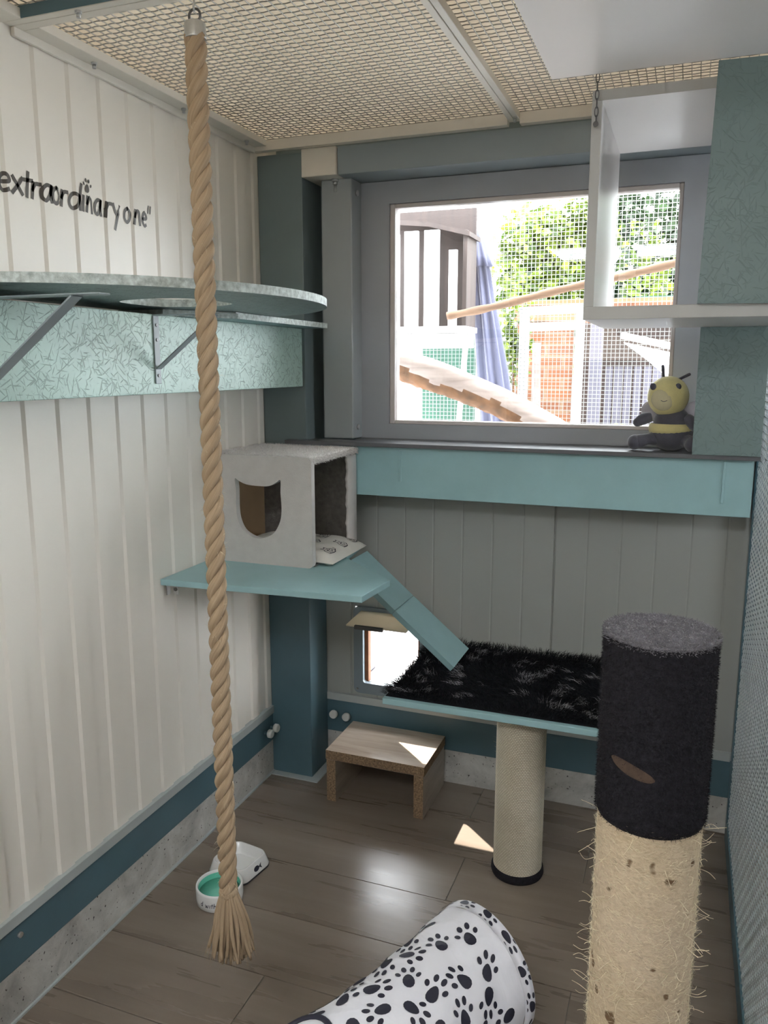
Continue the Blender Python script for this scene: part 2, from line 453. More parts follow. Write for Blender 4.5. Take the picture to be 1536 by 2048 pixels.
def cr(pts, n=6, closed=False):
    """Catmull-Rom through points"""
    P = [Vector(p) for p in pts]; N = len(P); out = []
    rng = range(N) if closed else range(N-1)
    for i in rng:
        g = (lambda k: P[k % N]) if closed else (lambda k: P[max(0, min(N-1, k))])
        p0, p1, p2, p3 = g(i-1), g(i), g(i+1), g(i+2)
        for k in range(n):
            t = k/n
            out.append(.5*((2*p1)+(p2-p0)*t+(2*p0-5*p1+4*p2-p3)*t*t+(3*p1-p0-3*p2+p3)*t**3))
    if not closed: out.append(P[-1])
    return out
def ribbon(mb, pts, wd, fn, mi=0, nw=1):
    """flat stroke of 2d points mapped to 3d by fn(u, v)"""
    P = [Vector((p[0], p[1])) for p in pts]; vs = []
    for i, p in enumerate(P):
        t = P[min(i+1, len(P)-1)]-P[max(i-1, 0)]
        if t.length < 1e-9: t = Vector((1, 0))
        t.normalize(); nn = Vector((-t.y, t.x))*wd*.5
        e = t*wd*.3 if i == len(P)-1 else (-t*wd*.3 if i == 0 else Vector((0, 0)))
        vs += [fn(*(p+nn*(2*q/nw-1)+e)) for q in range(nw+1)]
    k = nw+1
    mb.add(vs, [(k*i+q, k*(i+1)+q, k*(i+1)+q+1, k*i+q+1) for i in range(len(P)-1) for q in range(nw)], mi)
GLYPH = {
 'e': [[(.12, .5), (.85, .62), (.78, .92), (.45, 1.0), (.12, .7), (.08, .3), (.35, .02), (.8, .15)]],
 'x': [[(.12, .98), (.5, .5), (.86, .02)], [(.92, 1.0), (.5, .5), (.02, 0)]],
 't': [[(.62, 1.5), (.5, .8), (.38, 0)], [(.05, .98), (.95, 1.05)]],
 'r': [[(.3, .98), (.22, .5), (.12, 0)], [(.2, .5), (.5, .9), (.95, .95)]],
 'a': [[(.88, .98), (.5, 1.0), (.15, .65), (.12, .2), (.4, .03), (.72, .45), (.9, 1.0)], [(.9, 1.0), (.8, .5), (.85, 0)]],
 'o': [[(.55, 1.0), (.18, .75), (.1, .25), (.42, 0), (.8, .28), (.86, .75), (.55, 1.0)]],
 'd': [[(.72, .92), (.4, .98), (.1, .6), (.1, .18), (.35, .02), (.65, .35), (.78, .9)], [(.95, 1.7), (.8, .9), (.74, 0)]],
 'i': [[(.62, .98), (.5, .5), (.4, 0)]],
 'n': [[(.28, 1.0), (.2, .5), (.1, 0)], [(.2, .5), (.5, .95), (.78, .9), (.8, .5), (.85, .0)]],
 'y': [[(.12, 1.0), (.3, .5), (.5, .3)], [(.95, 1.0), (.6, .3), (.2, -.75)]],
 'w': [[(.05, .95), (.15, .1), (.3, .05), (.48, .8), (.55, .1), (.75, .05), (.95, .95)]],
 'h': [[(.3, 1.7), (.2, .9), (.12, 0)], [(.2, .5), (.5, .95), (.8, .8), (.85, 0)]],
 'p': [[(.28, 1.0), (.2, .2), (.1, -.7)], [(.22, .85), (.6, 1.0), (.88, .7), (.75, .15), (.4, 0), (.2, .2)]],
 'u': [[(.12, .95), (.1, .3), (.35, 0), (.75, .4), (.85, .95)], [(.85, .95), (.82, .4), (.9, 0)]],
 'q': [[(.45, 1.95), (.25, 1.4)], [(.95, 1.95), (.75, 1.4)]],
}
def glyph(mb, ch, u0, u1, v0, h, wd, fn, nw=1):
    for st in GLYPH[ch]:
        ribbon(mb, [(u0+(u1-u0)*p.x, v0+h*p.y) for p in cr(st, 8)], wd, fn, 0, nw)
def paw2d(s=1., rot=0.):
    """pad and four toes as polygons, about 1 unit across"""
    out = []
    def el(cx, cy, rx, ry, ra=0., n=12, egg=0.):
        P = []
        for k in range(n):
            a = 2*pi*k/n; x = rx*cos(a)*(1-egg*sin(a)); y = ry*sin(a)
            P.append((cx+x*cos(ra)-y*sin(ra), cy+x*sin(ra)+y*cos(ra)))
        out.append(P)
    el(0, -.16, .21, .30, 0, 14, .25)
    el(-.36, .10, .09, .13, .5); el(-.15, .38, .095, .15, .15); el(.15, .38, .095, .15, -.15); el(.36, .10, .09, .13, -.5)
    c, d = cos(rot)*s, sin(rot)*s
    return [[(x*c-y*d, x*d+y*c) for x, y in P] for P in out]
def frange(a, b, st):
    n = int(round((b-a)/st)); return [a+(b-a)*i/n for i in range(n+1)]

# ---------------------------------------------------------------- dimensions
XL, YB, XR, ZC = -1.378, 2.62, .20, 2.20      # cladding plane, back wall, mesh partition, underside of the ceiling frames

# ================================================================ STRUCTURE
# floor: wood-look tiles over grout
fl = MB(); fl.box(-1.5, 1.5, -1.5, 2.72, -.06, -.0025, 1)
rows = [1.326-.2175*13 + .2175*k for k in range(20)]
joints = {4: -.175, 5: -.52, 6: -.557, 3: -.9, 7: -.2, 2: -.3, 8: -.6}
for ri, y0 in enumerate(rows):
    y1 = min(y0+.2175, 2.72)
    if y1 <= -1.5 or y0 >= 2.72: continue
    y0c = max(y0, -1.5)
    k = int(round((y0-1.326)/.2175))+3
    j = joints.get(k, random.uniform(-1, 0))
    xs = [j + 1.2*i for i in range(-2, 4)]
    for a, b in zip(xs, xs[1:]):
        a2, b2 = max(a+.0015, -1.5), min(b-.0015, 1.5)
        if b2 <= a2: continue
        ou, ov = random.uniform(0, 50), random.uniform(0, 50)
        base = len(fl.v)
        ya, yb = y0c+.0015, y1-.0015
        fl.v += [(a2, ya, -.0025), (b2, ya, -.0025), (b2, yb, -.0025), (a2, yb, -.0025), (a2, ya, 0), (b2, ya, 0), (b2, yb, 0), (a2, yb, 0)]
        for f in ((4, 5, 6, 7), (0, 1, 5, 4), (1, 2, 6, 5), (2, 3, 7, 6), (3, 0, 4, 7)):
            fl.f.append([base+i for i in f]); fl.mi.append(0); fl.sm.append(False)
            fl.uv.append([(fl.v[base+i][0]+ou, fl.v[base+i][1]+ov) for i in f])
struct(fl.build('floor', ['floor', 'grout']))

# side wall: trapezoid cladding
def wprof(y):
    g = (y-1.389) % .105
    if g < .004: return XL-.004+.005*(g+.004)/.008
    if g < .050: return XL+.001
    if g < .054: return XL+.001-.005*(g-.05)/.004
    if g < .101: return XL-.004
    return XL-.004+.005*(g-.101)/.008
def wall_left():
    mb = MB(); ys = [-1.5]
    k = int((-1.5-1.389)/.105)
    while True:
        g = 1.389+.105*k
        for q in (g-.004, g+.004, g+.050, g+.054):
            if -1.5 < q < 2.62: ys.append(q)
        k += 1
        if g > 2.7: break
    ys.append(2.62)
    zs = (.262, 2.244); vs = []
    for y in ys:
        x = wprof(y); vs += [(x, y, zs[0]), (x, y, zs[1]), (XL-.08, y, zs[0]), (XL-.08, y, zs[1])]
    fs = []
    for i in range(len(ys)-1):
        a = 4*i; b = a+4
        fs += [(a, a+1, b+1, b), (a+2, b+2, b+3, a+3), (a+1, a+3, b+3, b+1), (a, b, b+2, a+2)]
    n = 4*(len(ys)-1); fs += [(0, 2, 3, 1), (n, n+1, n+3, n+2)]
    mb.add(vs, fs)
    return struct(mb.build('wall_left', 'cladding'))
wall_left()
mb = MB(); mb.box(XL-.08, XL+.004, -1.5, YB, 0, .127)
mb.box(XL+.004, XL+.010, -1.5, 2.47, 0, .006, 1)
struct(mb.build('baseboard_left', ['concrete', 'ledge']))
mb = MB(); mb.box(XL-.08, XL+.006, -1.5, YB, .127, .234); struct(mb.build('trim_1', 'steel_blue', bevel=.002))
mb = MB(); mb.box(XL-.08, XL+.012, -1.5, 2.47, .2345, .262); struct(mb.build('trim_2', 'ledge', bevel=.001))

# back wall: cladding below the sill, with the cat flap opening
def back_wall():
    mb = MB()
    seam = -.382
    def strip(x0, x1, z0, z1):
        xs = [x0]
        k = int((x0-seam)/.105)-1
        while seam+.105*k < x1+.1:
            g = seam+.105*k
            for q in (g-.004, g-.001, g+.001, g+.004):
                if x0 < q < x1: xs.append(q)
            k += 1
        xs.append(x1)
        def pr(x):
            g = (x-seam+.004) % .105
            dd = .007 if abs(x-seam) < .01 else .0016
            return YB+(dd if .0025 < g < .0055 else 0.)
        vs = []
        for x in xs: vs += [(x, pr(x), z0), (x, pr(x), z1), (x, 2.66, z0), (x, 2.66, z1)]
        fs = []
        for i in range(len(xs)-1):
            a = 4*i; b = a+4
            fs += [(a, b, b+1, a+1), (a+2, a+3, b+3, b+2), (a+1, b+1, b+3, a+3), (a, a+2, b+2, b)]
        n = 4*(len(xs)-1); fs += [(0, 1, 3, 2), (n, n+2, n+3, n+1)]
        mb.add(vs, fs)
    strip(XL-.08, -1.099, .285, 1.2555); strip(-1.099, -.83, .285, .335); strip(-1.099, -.83, .632, 1.2555); strip(-.83, .30, .285, 1.2555)
    # plain wall beside and above the window
    mb.box(XL-.08, -1.09, YB-.005, 2.70, 1.24, 2.244, 1); mb.box(-1.09, .30, YB-.005, 2.70, 2.10, 2.244, 1); mb.box(.205, 1.5, YB-.005, 2.70, 0, 2.244, 1)
    return struct(mb.build('wall_back', ['backclad', 'steel_teal']))
back_wall()
mb = MB(); mb.box(-1.45, .30, YB, 2.70, 0, .127); struct(mb.build('baseboard_back', 'concrete'))
mb = MB(); mb.box(-1.45, .30, YB-.004, 2.70, .127, .256); struct(mb.build('trim_3', 'steel_blue', bevel=.002))
mb = MB(); mb.box(-1.45, .30, YB-.003, 2.70, .256, .285); mb.box(-1.213, .199, YB-.012, YB-.003, .256, .285); struct(mb.build('trim_4', 'ledge', bevel=.001))
# corner steel column and the beam over the window
mb = MB(); mb.box(XL+.002, -1.214, 2.47, YB-.005, 0, 1.0, 1); mb.box(XL+.002, -1.214, 2.47, YB-.005, 1.0, 2.18, 0)
mb.box(XL+.010, -1.18, 2.44, 2.612, 0, .004, 2)
struct(mb.build('trim_5', ['steel_teal', 'steel_blue', 'ledge'], bevel=.003))
mb = MB(); mb.box(-1.088, .199, 2.47, YB-.006, 2.10, 2.185); struct(mb.build('trim_6', 'steel_beam', bevel=.002))
mb = MB(); mb.box(-1.170, -1.061, 2.52, YB-.006, 1.257, 2.10); jamb = struct(mb.build('trim_7', 'jamb', bevel=.004))
for z in (1.295, 2.06):
    mb = MB(); mb.cyl((-1.0605, 2.56, z), (-1.055, 2.56, z), .009, 12); mb.box(-1.0555, -1.0545, 2.553, 2.567, z-.0015, z+.0015); mb.build('screw', 'zinc', jamb)
# window
wx0, wx1, wz0, wz1 = -.943, -.06, 1.318, 2.013
def window():
    mb = MB(); yo, yi = 2.60, 2.69
    ox0, ox1, oz0, oz1 = -1.075, .198, 1.256, 2.098
    mb.box(ox0, wx0-.018, yo, yi, oz0, oz1); mb.box(wx1+.012, ox1, yo, yi, oz0, oz1)
    mb.box(wx0-.018, wx1+.012, yo, yi, oz0, wz0-.012); mb.box(wx0-.018, wx1+.012, yo, yi, wz1+.014, oz1)
    root = struct(mb.build('window_1', 'frame_grey'))
    b = MB()
    b.box(wx0-.018, wx0, 2.608, 2.66, wz0-.012, wz1+.014); b.box(wx1, wx1+.012, 2.608, 2.66, wz0-.012, wz1+.014)
    b.box(wx0, wx1, 2.608, 2.66, wz1, wz1+.014); b.box(wx0, wx1, 2.608, 2.66, wz0-.012, wz0)
    b.build('glazing_bead', 'frame_bead', root, bevel=.003)
    g = MB(); g.box(wx0, wx1, 2.63, 2.634, wz0, wz1); g.build('pane', 'glass', root)
window()
# roof with an unseen opening added for fill light, walls of the passage
mb = MB(); fill_gap = (-.9, .15, -.75, -.2)
for q in ((-2.1, 1.58, -1.7, fill_gap[2]), (-2.1, fill_gap[0], fill_gap[2], fill_gap[3]), (fill_gap[1], 1.58, fill_gap[2], fill_gap[3]), (-2.1, 1.58, fill_gap[3], 3.10)):
    mb.add([(q[0], q[2], 2.246), (q[1], q[2], 2.246), (q[1], q[3], 2.246), (q[0], q[3], 2.246)], [(0, 3, 2, 1)])
struct(mb.build('ceiling', 'roof', merge=True))
mb = MB(); mb.box(1.5, 1.58, -1.5, 1.4, 0, 2.244); mb.box(1.5, 1.58, 1.9, 2.7, 0, 2.244); mb.box(1.5, 1.58, 1.4, 1.9, 0, 1.3); mb.box(1.5, 1.58, 1.4, 1.9, 1.8, 2.244); struct(mb.build('wall_right', 'dull'))  # gap to the sky is added as unseen side fill light
mb = MB(); mb.box(-1.5, 1.5, -1.58, -1.5, 0, 2.244); struct(mb.build('wall_front', 'dull'))

# ================================================================ CEILING GRIDS
def crimp(mb, a0, a1, fixed, axis, z, amp, ph, pitch, r):
    pts = []
    n = int(round((a1-a0)/pitch))
    for i in range(n+1):
        a = a0+(a1-a0)*i/n; dz = amp*(1 if (i+ph) % 2 else -1)
        if axis == 'x': pts.append((a, fixed, z+dz))
        elif axis == 'y': pts.append((fixed, a, z+dz))
        elif axis == 'Y': pts.append((z+dz, a, fixed))
        else: pts.append((z+dz, fixed, a))
    mb.tube(pts, r, 4, caps=False)
def ceiling_grid(x0, x1, y0, y1, label, bars, bolts):
    root = thing('ceiling_grid', ((x0+x1)/2, (y0+y1)/2, ZC), label, 'ceiling grid', 'wire mesh grids under the roof')
    p = .021; mb = MB()
    for i, y in enumerate(frange(y0+.01, y1-.005, p)): crimp(mb, x0, x1, y, 'x', ZC+.024, .0008, i, p, .0014)
    for i, x in enumerate(frange(x0+.01, x1-.005, p)): crimp(mb, y0, y1, x, 'y', ZC+.024, .0008, i+1, p, .0014)
    mb.build('wire_mesh', 'wire', root)
    for (bx0, bx1, by0, by1, bz0, bz1) in bars:
        b = MB(); b.box(bx0, bx1, by0, by1, bz0, bz1); b.build('frame_bar', 'steel_blue' if bz0 == ZC+.0005 else 'rim', root, bevel=.0015)  # steel_blue strip is added for the shade on the cross bar front
    for (x, y) in bolts:
        b = MB(); b.cyl((x, y, ZC), (x, y, ZC-.005), .007, 6); b.cyl((x, y, ZC-.005), (x, y, ZC-.013), .0045, 10); b.build('bolt', 'zinc', root)
    return root
ceiling_grid(-1.376, -.521, 1.4355, 2.462, 'wide wire mesh ceiling grid between the white cladding and the middle bar', [
    (-1.376, -1.324, 1.462, 2.44, ZC, ZC+.020), (-1.376, -1.366, 1.4355, 2.44, ZC-.018, ZC),
    (-1.376, -.521, 1.4355, 1.462, ZC, ZC+.020), (-1.376, -.5375, 2.44, 2.466, 2.187, 2.2185), (-.537, -.521, 1.462, 2.466, ZC, ZC+.020)],
    [(-1.35, 1.66), (-1.35, 2.02), (-1.35, 2.36)])
ceiling_grid(-.519, .197, 1.4355, 2.462, 'wire mesh ceiling grid beyond the middle bar, above the white cube shelf', [
    (-.519, -.503, 1.462, 2.466, ZC, ZC+.020), (-.519, .197, 1.4355, 1.462, ZC, ZC+.020), (-.5025, .197, 2.44, 2.466, 2.187, 2.2185), (.175, .197, 1.462, 2.44, ZC, ZC+.020)],
    [(-.512, 2.42)])
ceiling_grid(-1.376, .197, .5, 1.434, 'front wire mesh ceiling grid before the double cross bar', [
    (-1.376, .197, 1.414, 1.4345, ZC, ZC+.022), (-1.376, .197, 1.4105, 1.4135, ZC+.0005, ZC+.024), (-1.376, -1.324, .5, 1.414, ZC, ZC+.020), (.175, .197, .5, 1.414, ZC, ZC+.020)], [(-1.19, 1.425)])

# ================================================================ MESH PARTITION
def partition():
    root = thing('mesh_partition', (XR, 1.5, 0), 'tall teal wire mesh partition beside the carpet topped post', 'partition')
    p = .021; mb = MB()
    for i, z in enumerate(frange(.08, 2.16, p)): crimp(mb, .55, 2.57, z, 'Y', XR+.006, .0016, i, p, .0014)
    for i, y in enumerate(frange(.56, 2.56, p)): crimp(mb, .07, 2.17, y, 'Z', XR+.006, .0016, i+1, p, .0014)
    mb.build('wire_mesh', 'wire_teal', root)
    for (y0, y1, z0, z1) in ((2.565, 2.595, .0, 2.185), (.53, .56, .0, 2.185), (.56, 2.565, .0, .07), (.56, 2.565, 2.165, 2.185)):
        b = MB(); b.box(XR, XR+.03, y0, y1, z0, z1); b.build('frame_bar', 'steel_blue', root, bevel=.002)
partition()

# ================================================================ SMALL FIXED PARTS
root = thing('junction_cover', (-1.15, 2.46, 2.14), 'pale square steel end cover where beam meets corner column', 'cover plate')
b = MB(); b.box(-1.212, -1.09, 2.462, YB-.006, 2.100, 2.186); b.build('cover_box', 'rim', root, bevel=.003)
for x, y in ((-1.118, 2.52), (-1.09, 2.545)):
    b = MB(); b.cyl((x, y, 2.10), (x, y, 2.092), .012, 16); b.cyl((x, y, 2.092), (x, y, 2.082), .0085, 6); b.cyl((x, y, 2.082), (x, y, 2.06), .005, 10); b.build('bolt', 'zinc', root)
def knob(c, ax, label):
    r = thing('round_peg', c, label, 'knob', 'white plastic knobs on the blue rail'); c = Vector(c); ax = Vector(ax)
    b = MB(); b.cyl(c, c+ax*.018, .006, 10); b.build('stem', 'steel_blue', r)
    b = MB(); b.tube([c+ax*.016, c+ax*.018, c+ax*.03, c+ax*.033], [.0135, .0155, .0155, .0125], 20); b.build('cap', 'plastic_white', r)
knob((-1.180, 2.616, .205), (0, -1, 0), 'white round knob on back rail, next to the dark corner column')
knob((-1.128, 2.616, .202), (0, -1, 0), 'white round knob on back rail, closer to the wooden step stool')
knob((XL+.006, 2.405, .182), (1, 0, 0), 'white round knob on the side rail, farther from the corner column')
knob((XL+.006, 2.45, .184), (1, 0, 0), 'white round knob on the side rail, touching distance from corner column')
b = MB(); c = Vector((-1.372, 1.245, .205)); b.cyl(c, c+Vector((.006, 0, 0)), .007, 8); tag(b.build('rail_screw', 'zinc', origin=c), 'shiny screw head in the blue side rail under the cladding', 'screw')

# lettering on the cladding
def lettering():
    mb = MB()
    fn = lambda u, v: (wprof(u)+.0009, u, v)
    L = [('e', 1.374, 1.403), ('x', 1.405, 1.439), ('t', 1.439, 1.472), ('r', 1.463, 1.494), ('a', 1.489, 1.526), ('o', 1.522, 1.55), ('r', 1.552, 1.58), ('d', 1.579, 1.623), ('i', 1.614, 1.633), ('n', 1.631, 1.662), ('a', 1.666, 1.695), ('r', 1.7, 1.728), ('y', 1.728, 1.762), ('o', 1.777, 1.806), ('n', 1.811, 1.84), ('e', 1.845, 1.873), ('q', 1.873, 1.892)]
    for ch, a, b in L:
        if ch == 'q': glyph(mb, ch, a, b, 1.868-.012, .0335, .0045, fn, 6)
        else: glyph(mb, ch, a, b, 1.866, .0345, .0086, fn, 8)
    for P in paw2d(.030, -.1):
        mb.add([(XL+.0026, 1.640+x*1.1, 1.924+y*1.1) for x, y in P], [tuple(range(len(P)))])
    return tag(mb.build('wall_lettering', 'letter', origin=(XL, 1.63, 1.87)), 'dark handwritten wall lettering with small paw print on white cladding', 'lettering')
lettering()

# ================================================================ OSB BEAM, PLANK, ROUND SHELF, BRACKETS
b = MB(); b.box(XL+.006, -1.232, .2, 2.469, 1.434, 1.624, 0); b.box(-1.232, -1.216, .2, 2.455, 1.434, 1.624, 0)
tag(b.build('chipboard_beam', ['osb'], origin=(-1.3, 1.5, 1.434), bevel=.0015), 'pale teal chipboard cased beam along the side wall, below round shelf', 'beam')
b = MB(); b.prism([(XL+.006, 1.72), (-1.235, 1.72), (-1.128, 1.9), (-1.128, 2.466), (XL+.006, 2.466)], 1.6245, 1.6405, 0, 1)
tag(b.build('shelf_plank', ['teal_dark', 'osb_edge'], origin=(-1.25, 2.1, 1.6245)), 'thin teal plank under round shelf, its cut end near the window', 'plank')
def round_shelf():
    root = thing('round_shelf', (-1.3, 1.6, 1.642), 'big round edged teal chipboard shelf high on the cladding wall', 'shelf')
    cx, cy, R = -1.338, 1.597, .552
    out = []
    a0 = math.acos((XL+.008-cx)/R)
    for k in range(97):
        a = -a0+2*a0*k/96; out.append((cx+R*cos(a), cy+R*sin(a)))
    hole = [tuple(p) for p in cr([(-1.19, 1.50), (-1.08, 1.465), (-1.0, 1.50), (-.985, 1.58), (-1.0, 1.66), (-1.08, 1.70), (-1.19, 1.68), (-1.215, 1.59)], 5, True)]
    vs, fs = curve_plate(out, [hole], .018)
    mb = MB()
    for f in fs:
        pass
    mb.add([(v.x, v.y, v.z+1.642) for v in vs], fs)
    o = mb.build('board', ['osb_shelf', 'osb_edge'], root)
    me = o.data
    for p in me.polygons:
        if abs(p.normal.z) < .5: p.material_index = 1
    return root
round_shelf()
def bracket(y, tip, z, drop, label, grp, x0=-1.2155, wd=.022, name='shelf_bracket'):
    root = thing(name, (x0, y, z), label, 'bracket', grp)
    b = MB(); b.box(x0, tip, y-wd/2, y+wd/2, z-.003, z); b.build('arm', 'bracket', root, bevel=.001)
    b = MB(); b.box(x0, x0+.003, y-wd/2, y+wd/2, z-drop, z-.003)
    u = b.build('upright', 'bracket', root, bevel=.001)
    for dz in (.025, .06, drop-.02):
        s_ = MB(); s_.cyl((x0+.003, y, z-dz), (x0+.005, y, z-dz), .004, 10); s_.build('screw', 'iron', u)
    b = MB()
    p0 = Vector((x0+.004, y, z-drop*.78)); p1 = Vector((tip-.06, y, z-.004)); d = (p1-p0).normalized(); nn = Vector((d.z, 0, -d.x))*.0015
    q = Vector((0, wd*.45, 0))
    b.add([p0-nn-q, p0+nn-q, p0+nn+q, p0-nn+q, p1-nn-q, p1+nn-q, p1+nn+q, p1-nn+q], [(0, 1, 2, 3), (7, 6, 5, 4), (0, 4, 5, 1), (1, 5, 6, 2), (2, 6, 7, 3), (3, 7, 4, 0)])
    b.build('brace', 'bracket', root)
bracket(1.66, -.985, 1.6235, .165, 'painted steel bracket under round shelf, beside the hanging rope', 'brackets under the round shelf')
bracket(1.145, -.938, 1.6235, .20, 'painted steel bracket under round shelf, farther from the rope and window', 'brackets under the round shelf', wd=.03)

# ================================================================ ROPE
def rope():
    X, Y = -.826, 1.28
    root = thing('climbing_rope', (X, Y, 2.2), 'thick twisted jute rope hanging from the ceiling with a frayed tassel', 'rope')
    zt, zb, r1, r2, pitch = 2.056, .433, .0096, .0100, .098
    for k in range(3):
        pts = []; N = 420
        for i in range(N+1):
            z = zt+(zb-zt)*i/N; a = 2*pi*(z/pitch+k/3.)
            pts.append((X+r1*cos(a), Y+r1*sin(a), z))
        mb = MB(); mb.tube(pts, r2, 14); mb.build('strand', 'rope', root)
    b = MB(); b.lathe([(0, 2.077), (.015, 2.077), (.0182, 2.074), (.0188, 2.052), (.0188, 2.050)], (X, Y, 0), 28); b.build('end_cap', 'zinc', root)
    b = MB(); b.tube([(X+.011*cos(a), Y-.004*sin(a)*0, 2.087+.0107*sin(a)) for a in [2*pi*k/28 for k in range(28)]], .0022, 8, closed=True); b.build('ring', 'iron', root)
    b = MB(); b.tube(cr([(X, Y, 2.232), (X, Y, 2.16), (X, Y, 2.112), (X+.001, Y-.004, 2.1), (X, Y, 2.0955), (X, Y+.004, 2.1)], 5), .002, 8); b.build('hook', 'zinc', root)
    # knot and tassel
    t = MB()
    t.lathe([(.0, .443), (.018, .441), (.020, .431), (.018, .419), (.0, .417)], (X, Y, 0), 24)
    for k in range(120):
        a = random.uniform(0, 2*pi); q = sqrt(random.random())
        ex = .050*q*cos(a)+.004; ey = .042*q*sin(a); zz = .290+.027*random.random()-.025*(1-q)
        mid = (X+ex*.75+random.uniform(-.004, .004), Y+ey*.75+random.uniform(-.004, .004), .357+random.uniform(-.01, .01))
        P = cr([(X+.014*q*cos(a), Y+.014*q*sin(a), .433), mid, (X+ex+random.uniform(-.006, .006), Y+ey, zz)], 6)
        n = len(P); t.tube(P, [.0042*(1-.5*(i/n)**3) for i in range(n)], 6)
    for k in range(60):
        a = random.uniform(0, 2*pi); t.blade((X+.045*cos(a), Y+.04*sin(a), .32), (.3*cos(a), .3*sin(a), -1), random.uniform(.02, .05), .0009)
    t.build('tassel', 'rope', root)
    h = MB()
    for k in range(420):
        z = random.uniform(zb, zt); a = random.uniform(0, 2*pi)
        h.blade((X+.0178*cos(a), Y+.0178*sin(a), z), (cos(a), sin(a), random.uniform(-1.6, 1.2)), random.uniform(.004, .016), .00045, droop=.2)
    o = h.build('loose_fibres', 'fibre', root); o['kind'] = 'stuff'
rope()

# ================================================================ PLATFORM, HOUSE, CUSHION, RAMP
ZP = .905
b = MB(); b.prism([(XL+.006, 1.838), (-.770, 1.878), (-.757, 2.06), (-.985, 2.27), (-1.01, 2.455), (XL+.006, 2.455)], ZP-.018, ZP)
tag(b.build('corner_platform', ['teal'], origin=(-1.1, 2.1, ZP), bevel=.0015), 'five sided teal platform board under the plush cat house', 'platform')
root = thing('angle_bracket', (-1.35, 1.87, ZP-.018), 'small zinc angle bracket under the teal platform', 'bracket')
b = MB(); b.box(XL+.003, XL+.05, 1.868, 1.884, ZP-.0215, ZP-.018); b.box(XL+.003, XL+.006, 1.868, 1.884, ZP-.055, ZP-.0215); b.box(-1.352, -1.335, 1.869, 1.871, ZP-.05, ZP-.0215)
b.build('angle', 'zinc', root); b = MB(); b.cyl((-1.3435, 1.869, ZP-.035), (-1.3435, 1.867, ZP-.035), .0055, 12); b.build('screw', 'iron', root)

def cat_house():
    x0, x1, y0, y1, z0, z1 = -1.372, -1.017, 2.097, 2.440, ZP, 1.238
    root = thing('cat_house', ((x0+x1)/2, (y0+y1)/2, z0), 'grey plush cube cat house with a cat head doorway on teal platform', 'cat house')
    # front wall with cat-head hole, local x->X, y->Z
    def P(u, v): return (u, v)
    hole2 = cr([(-1.273, 1.075), (-1.272, 1.13), (-1.2745, 1.165), (-1.260, 1.158), (-1.235, 1.149), (-1.197, 1.146), (-1.158, 1.148), (-1.134, 1.159), (-1.119, 1.167), (-1.1195, 1.13), (-1.117, 1.075), (-1.126, 1.034), (-1.152, 1.0), (-1.200, .984), (-1.246, 1.001), (-1.267, 1.034)], 5, True)
    r = .014; out = []
    for cx, cz, a0 in ((x1-r, z1-r, 0), (x0+r, z1-r, 90), (x0+r, z0+r, 180), (x1-r, z0+r, 270)):
        for k in range(6): a = radians(a0+18*k); out.append((cx+r*cos(a), cz+r*sin(a)))
    vs, fs = curve_plate(out, [[(p.x, p.y) for p in hole2]], .022)
    mb = MB(); mb.add([(v.x, y0+.022-v.z, v.y) for v in vs], fs); mb.build('front_wall', 'plush_grey', root, bevel=.005)
    b = MB(); b.box(x0, x0+.012, y0+.022, y1-.015, z0, z1-.02, 1); b.box(x0+.012, x0+.014, y0+.022, y1-.015, z0, z1-.02, 0); b.build('side_wall', ['card', 'plush_grey'], root)
    b = MB(); b.box(x0, x1-.002, y1-.015, y1, z0, z1-.01, 0); b.build('rear_wall', ['plush_dark'], root)
    b = MB()
    zz = frange(z0+.004, z1-.024, .012)
    ring = []
    vs = []; 
    for z in zz:
        wv = .066+.004*sin(z*90)+.003*sin(z*210)
        vs += [(x1-.010, y1-wv, z), (x1, y1-wv+.004, z), (x1+.002, y1-.004, z), (x1-.006, y1, z)]
    n = len(zz)
    b.add(vs, [(4*i+k, 4*i+(k+1) % 4, 4*i+4+(k+1) % 4, 4*i+4+k) for i in range(n-1) for k in range(4)]+[(3, 2, 1, 0), (4*n-4, 4*n-3, 4*n-2, 4*n-1)], smooth=True)
    b.build('hem', 'plush_grey', root)
    # furry roof
    b = MB(); b.box(x0, x1+.004, y0+.002, y1, z1-.020, z1); b.build('roof', 'plush_roof_lit', root, bevel=.008)
    h = MB()
    for k in range(9000):
        x = random.uniform(x0+.004, x1+.004); y = random.uniform(y0+.004, y1)
        h.blade((x, y, z1-.001), (random.uniform(-.6, .6), random.uniform(-.6, .6), .8), random.uniform(.004, .009), .0011)
    for k in range(1800):
        y = random.uniform(y0+.004, y1)
        h.blade((x1+.003, y, z1-random.uniform(.0, .018)), (1, random.uniform(-.5, .5), random.uniform(-1., .3)), random.uniform(.004, .012), .0011)
    o = h.build('roof_pile', 'plush_roof_lit', root); o['kind'] = 'stuff'
    b = MB(); b.box(x0+.014, x1-.004, y0+.022, y1-.015, z0+.0005, z0+.006); b.build('floor_panel', 'plush_dark', root)
cat_house()

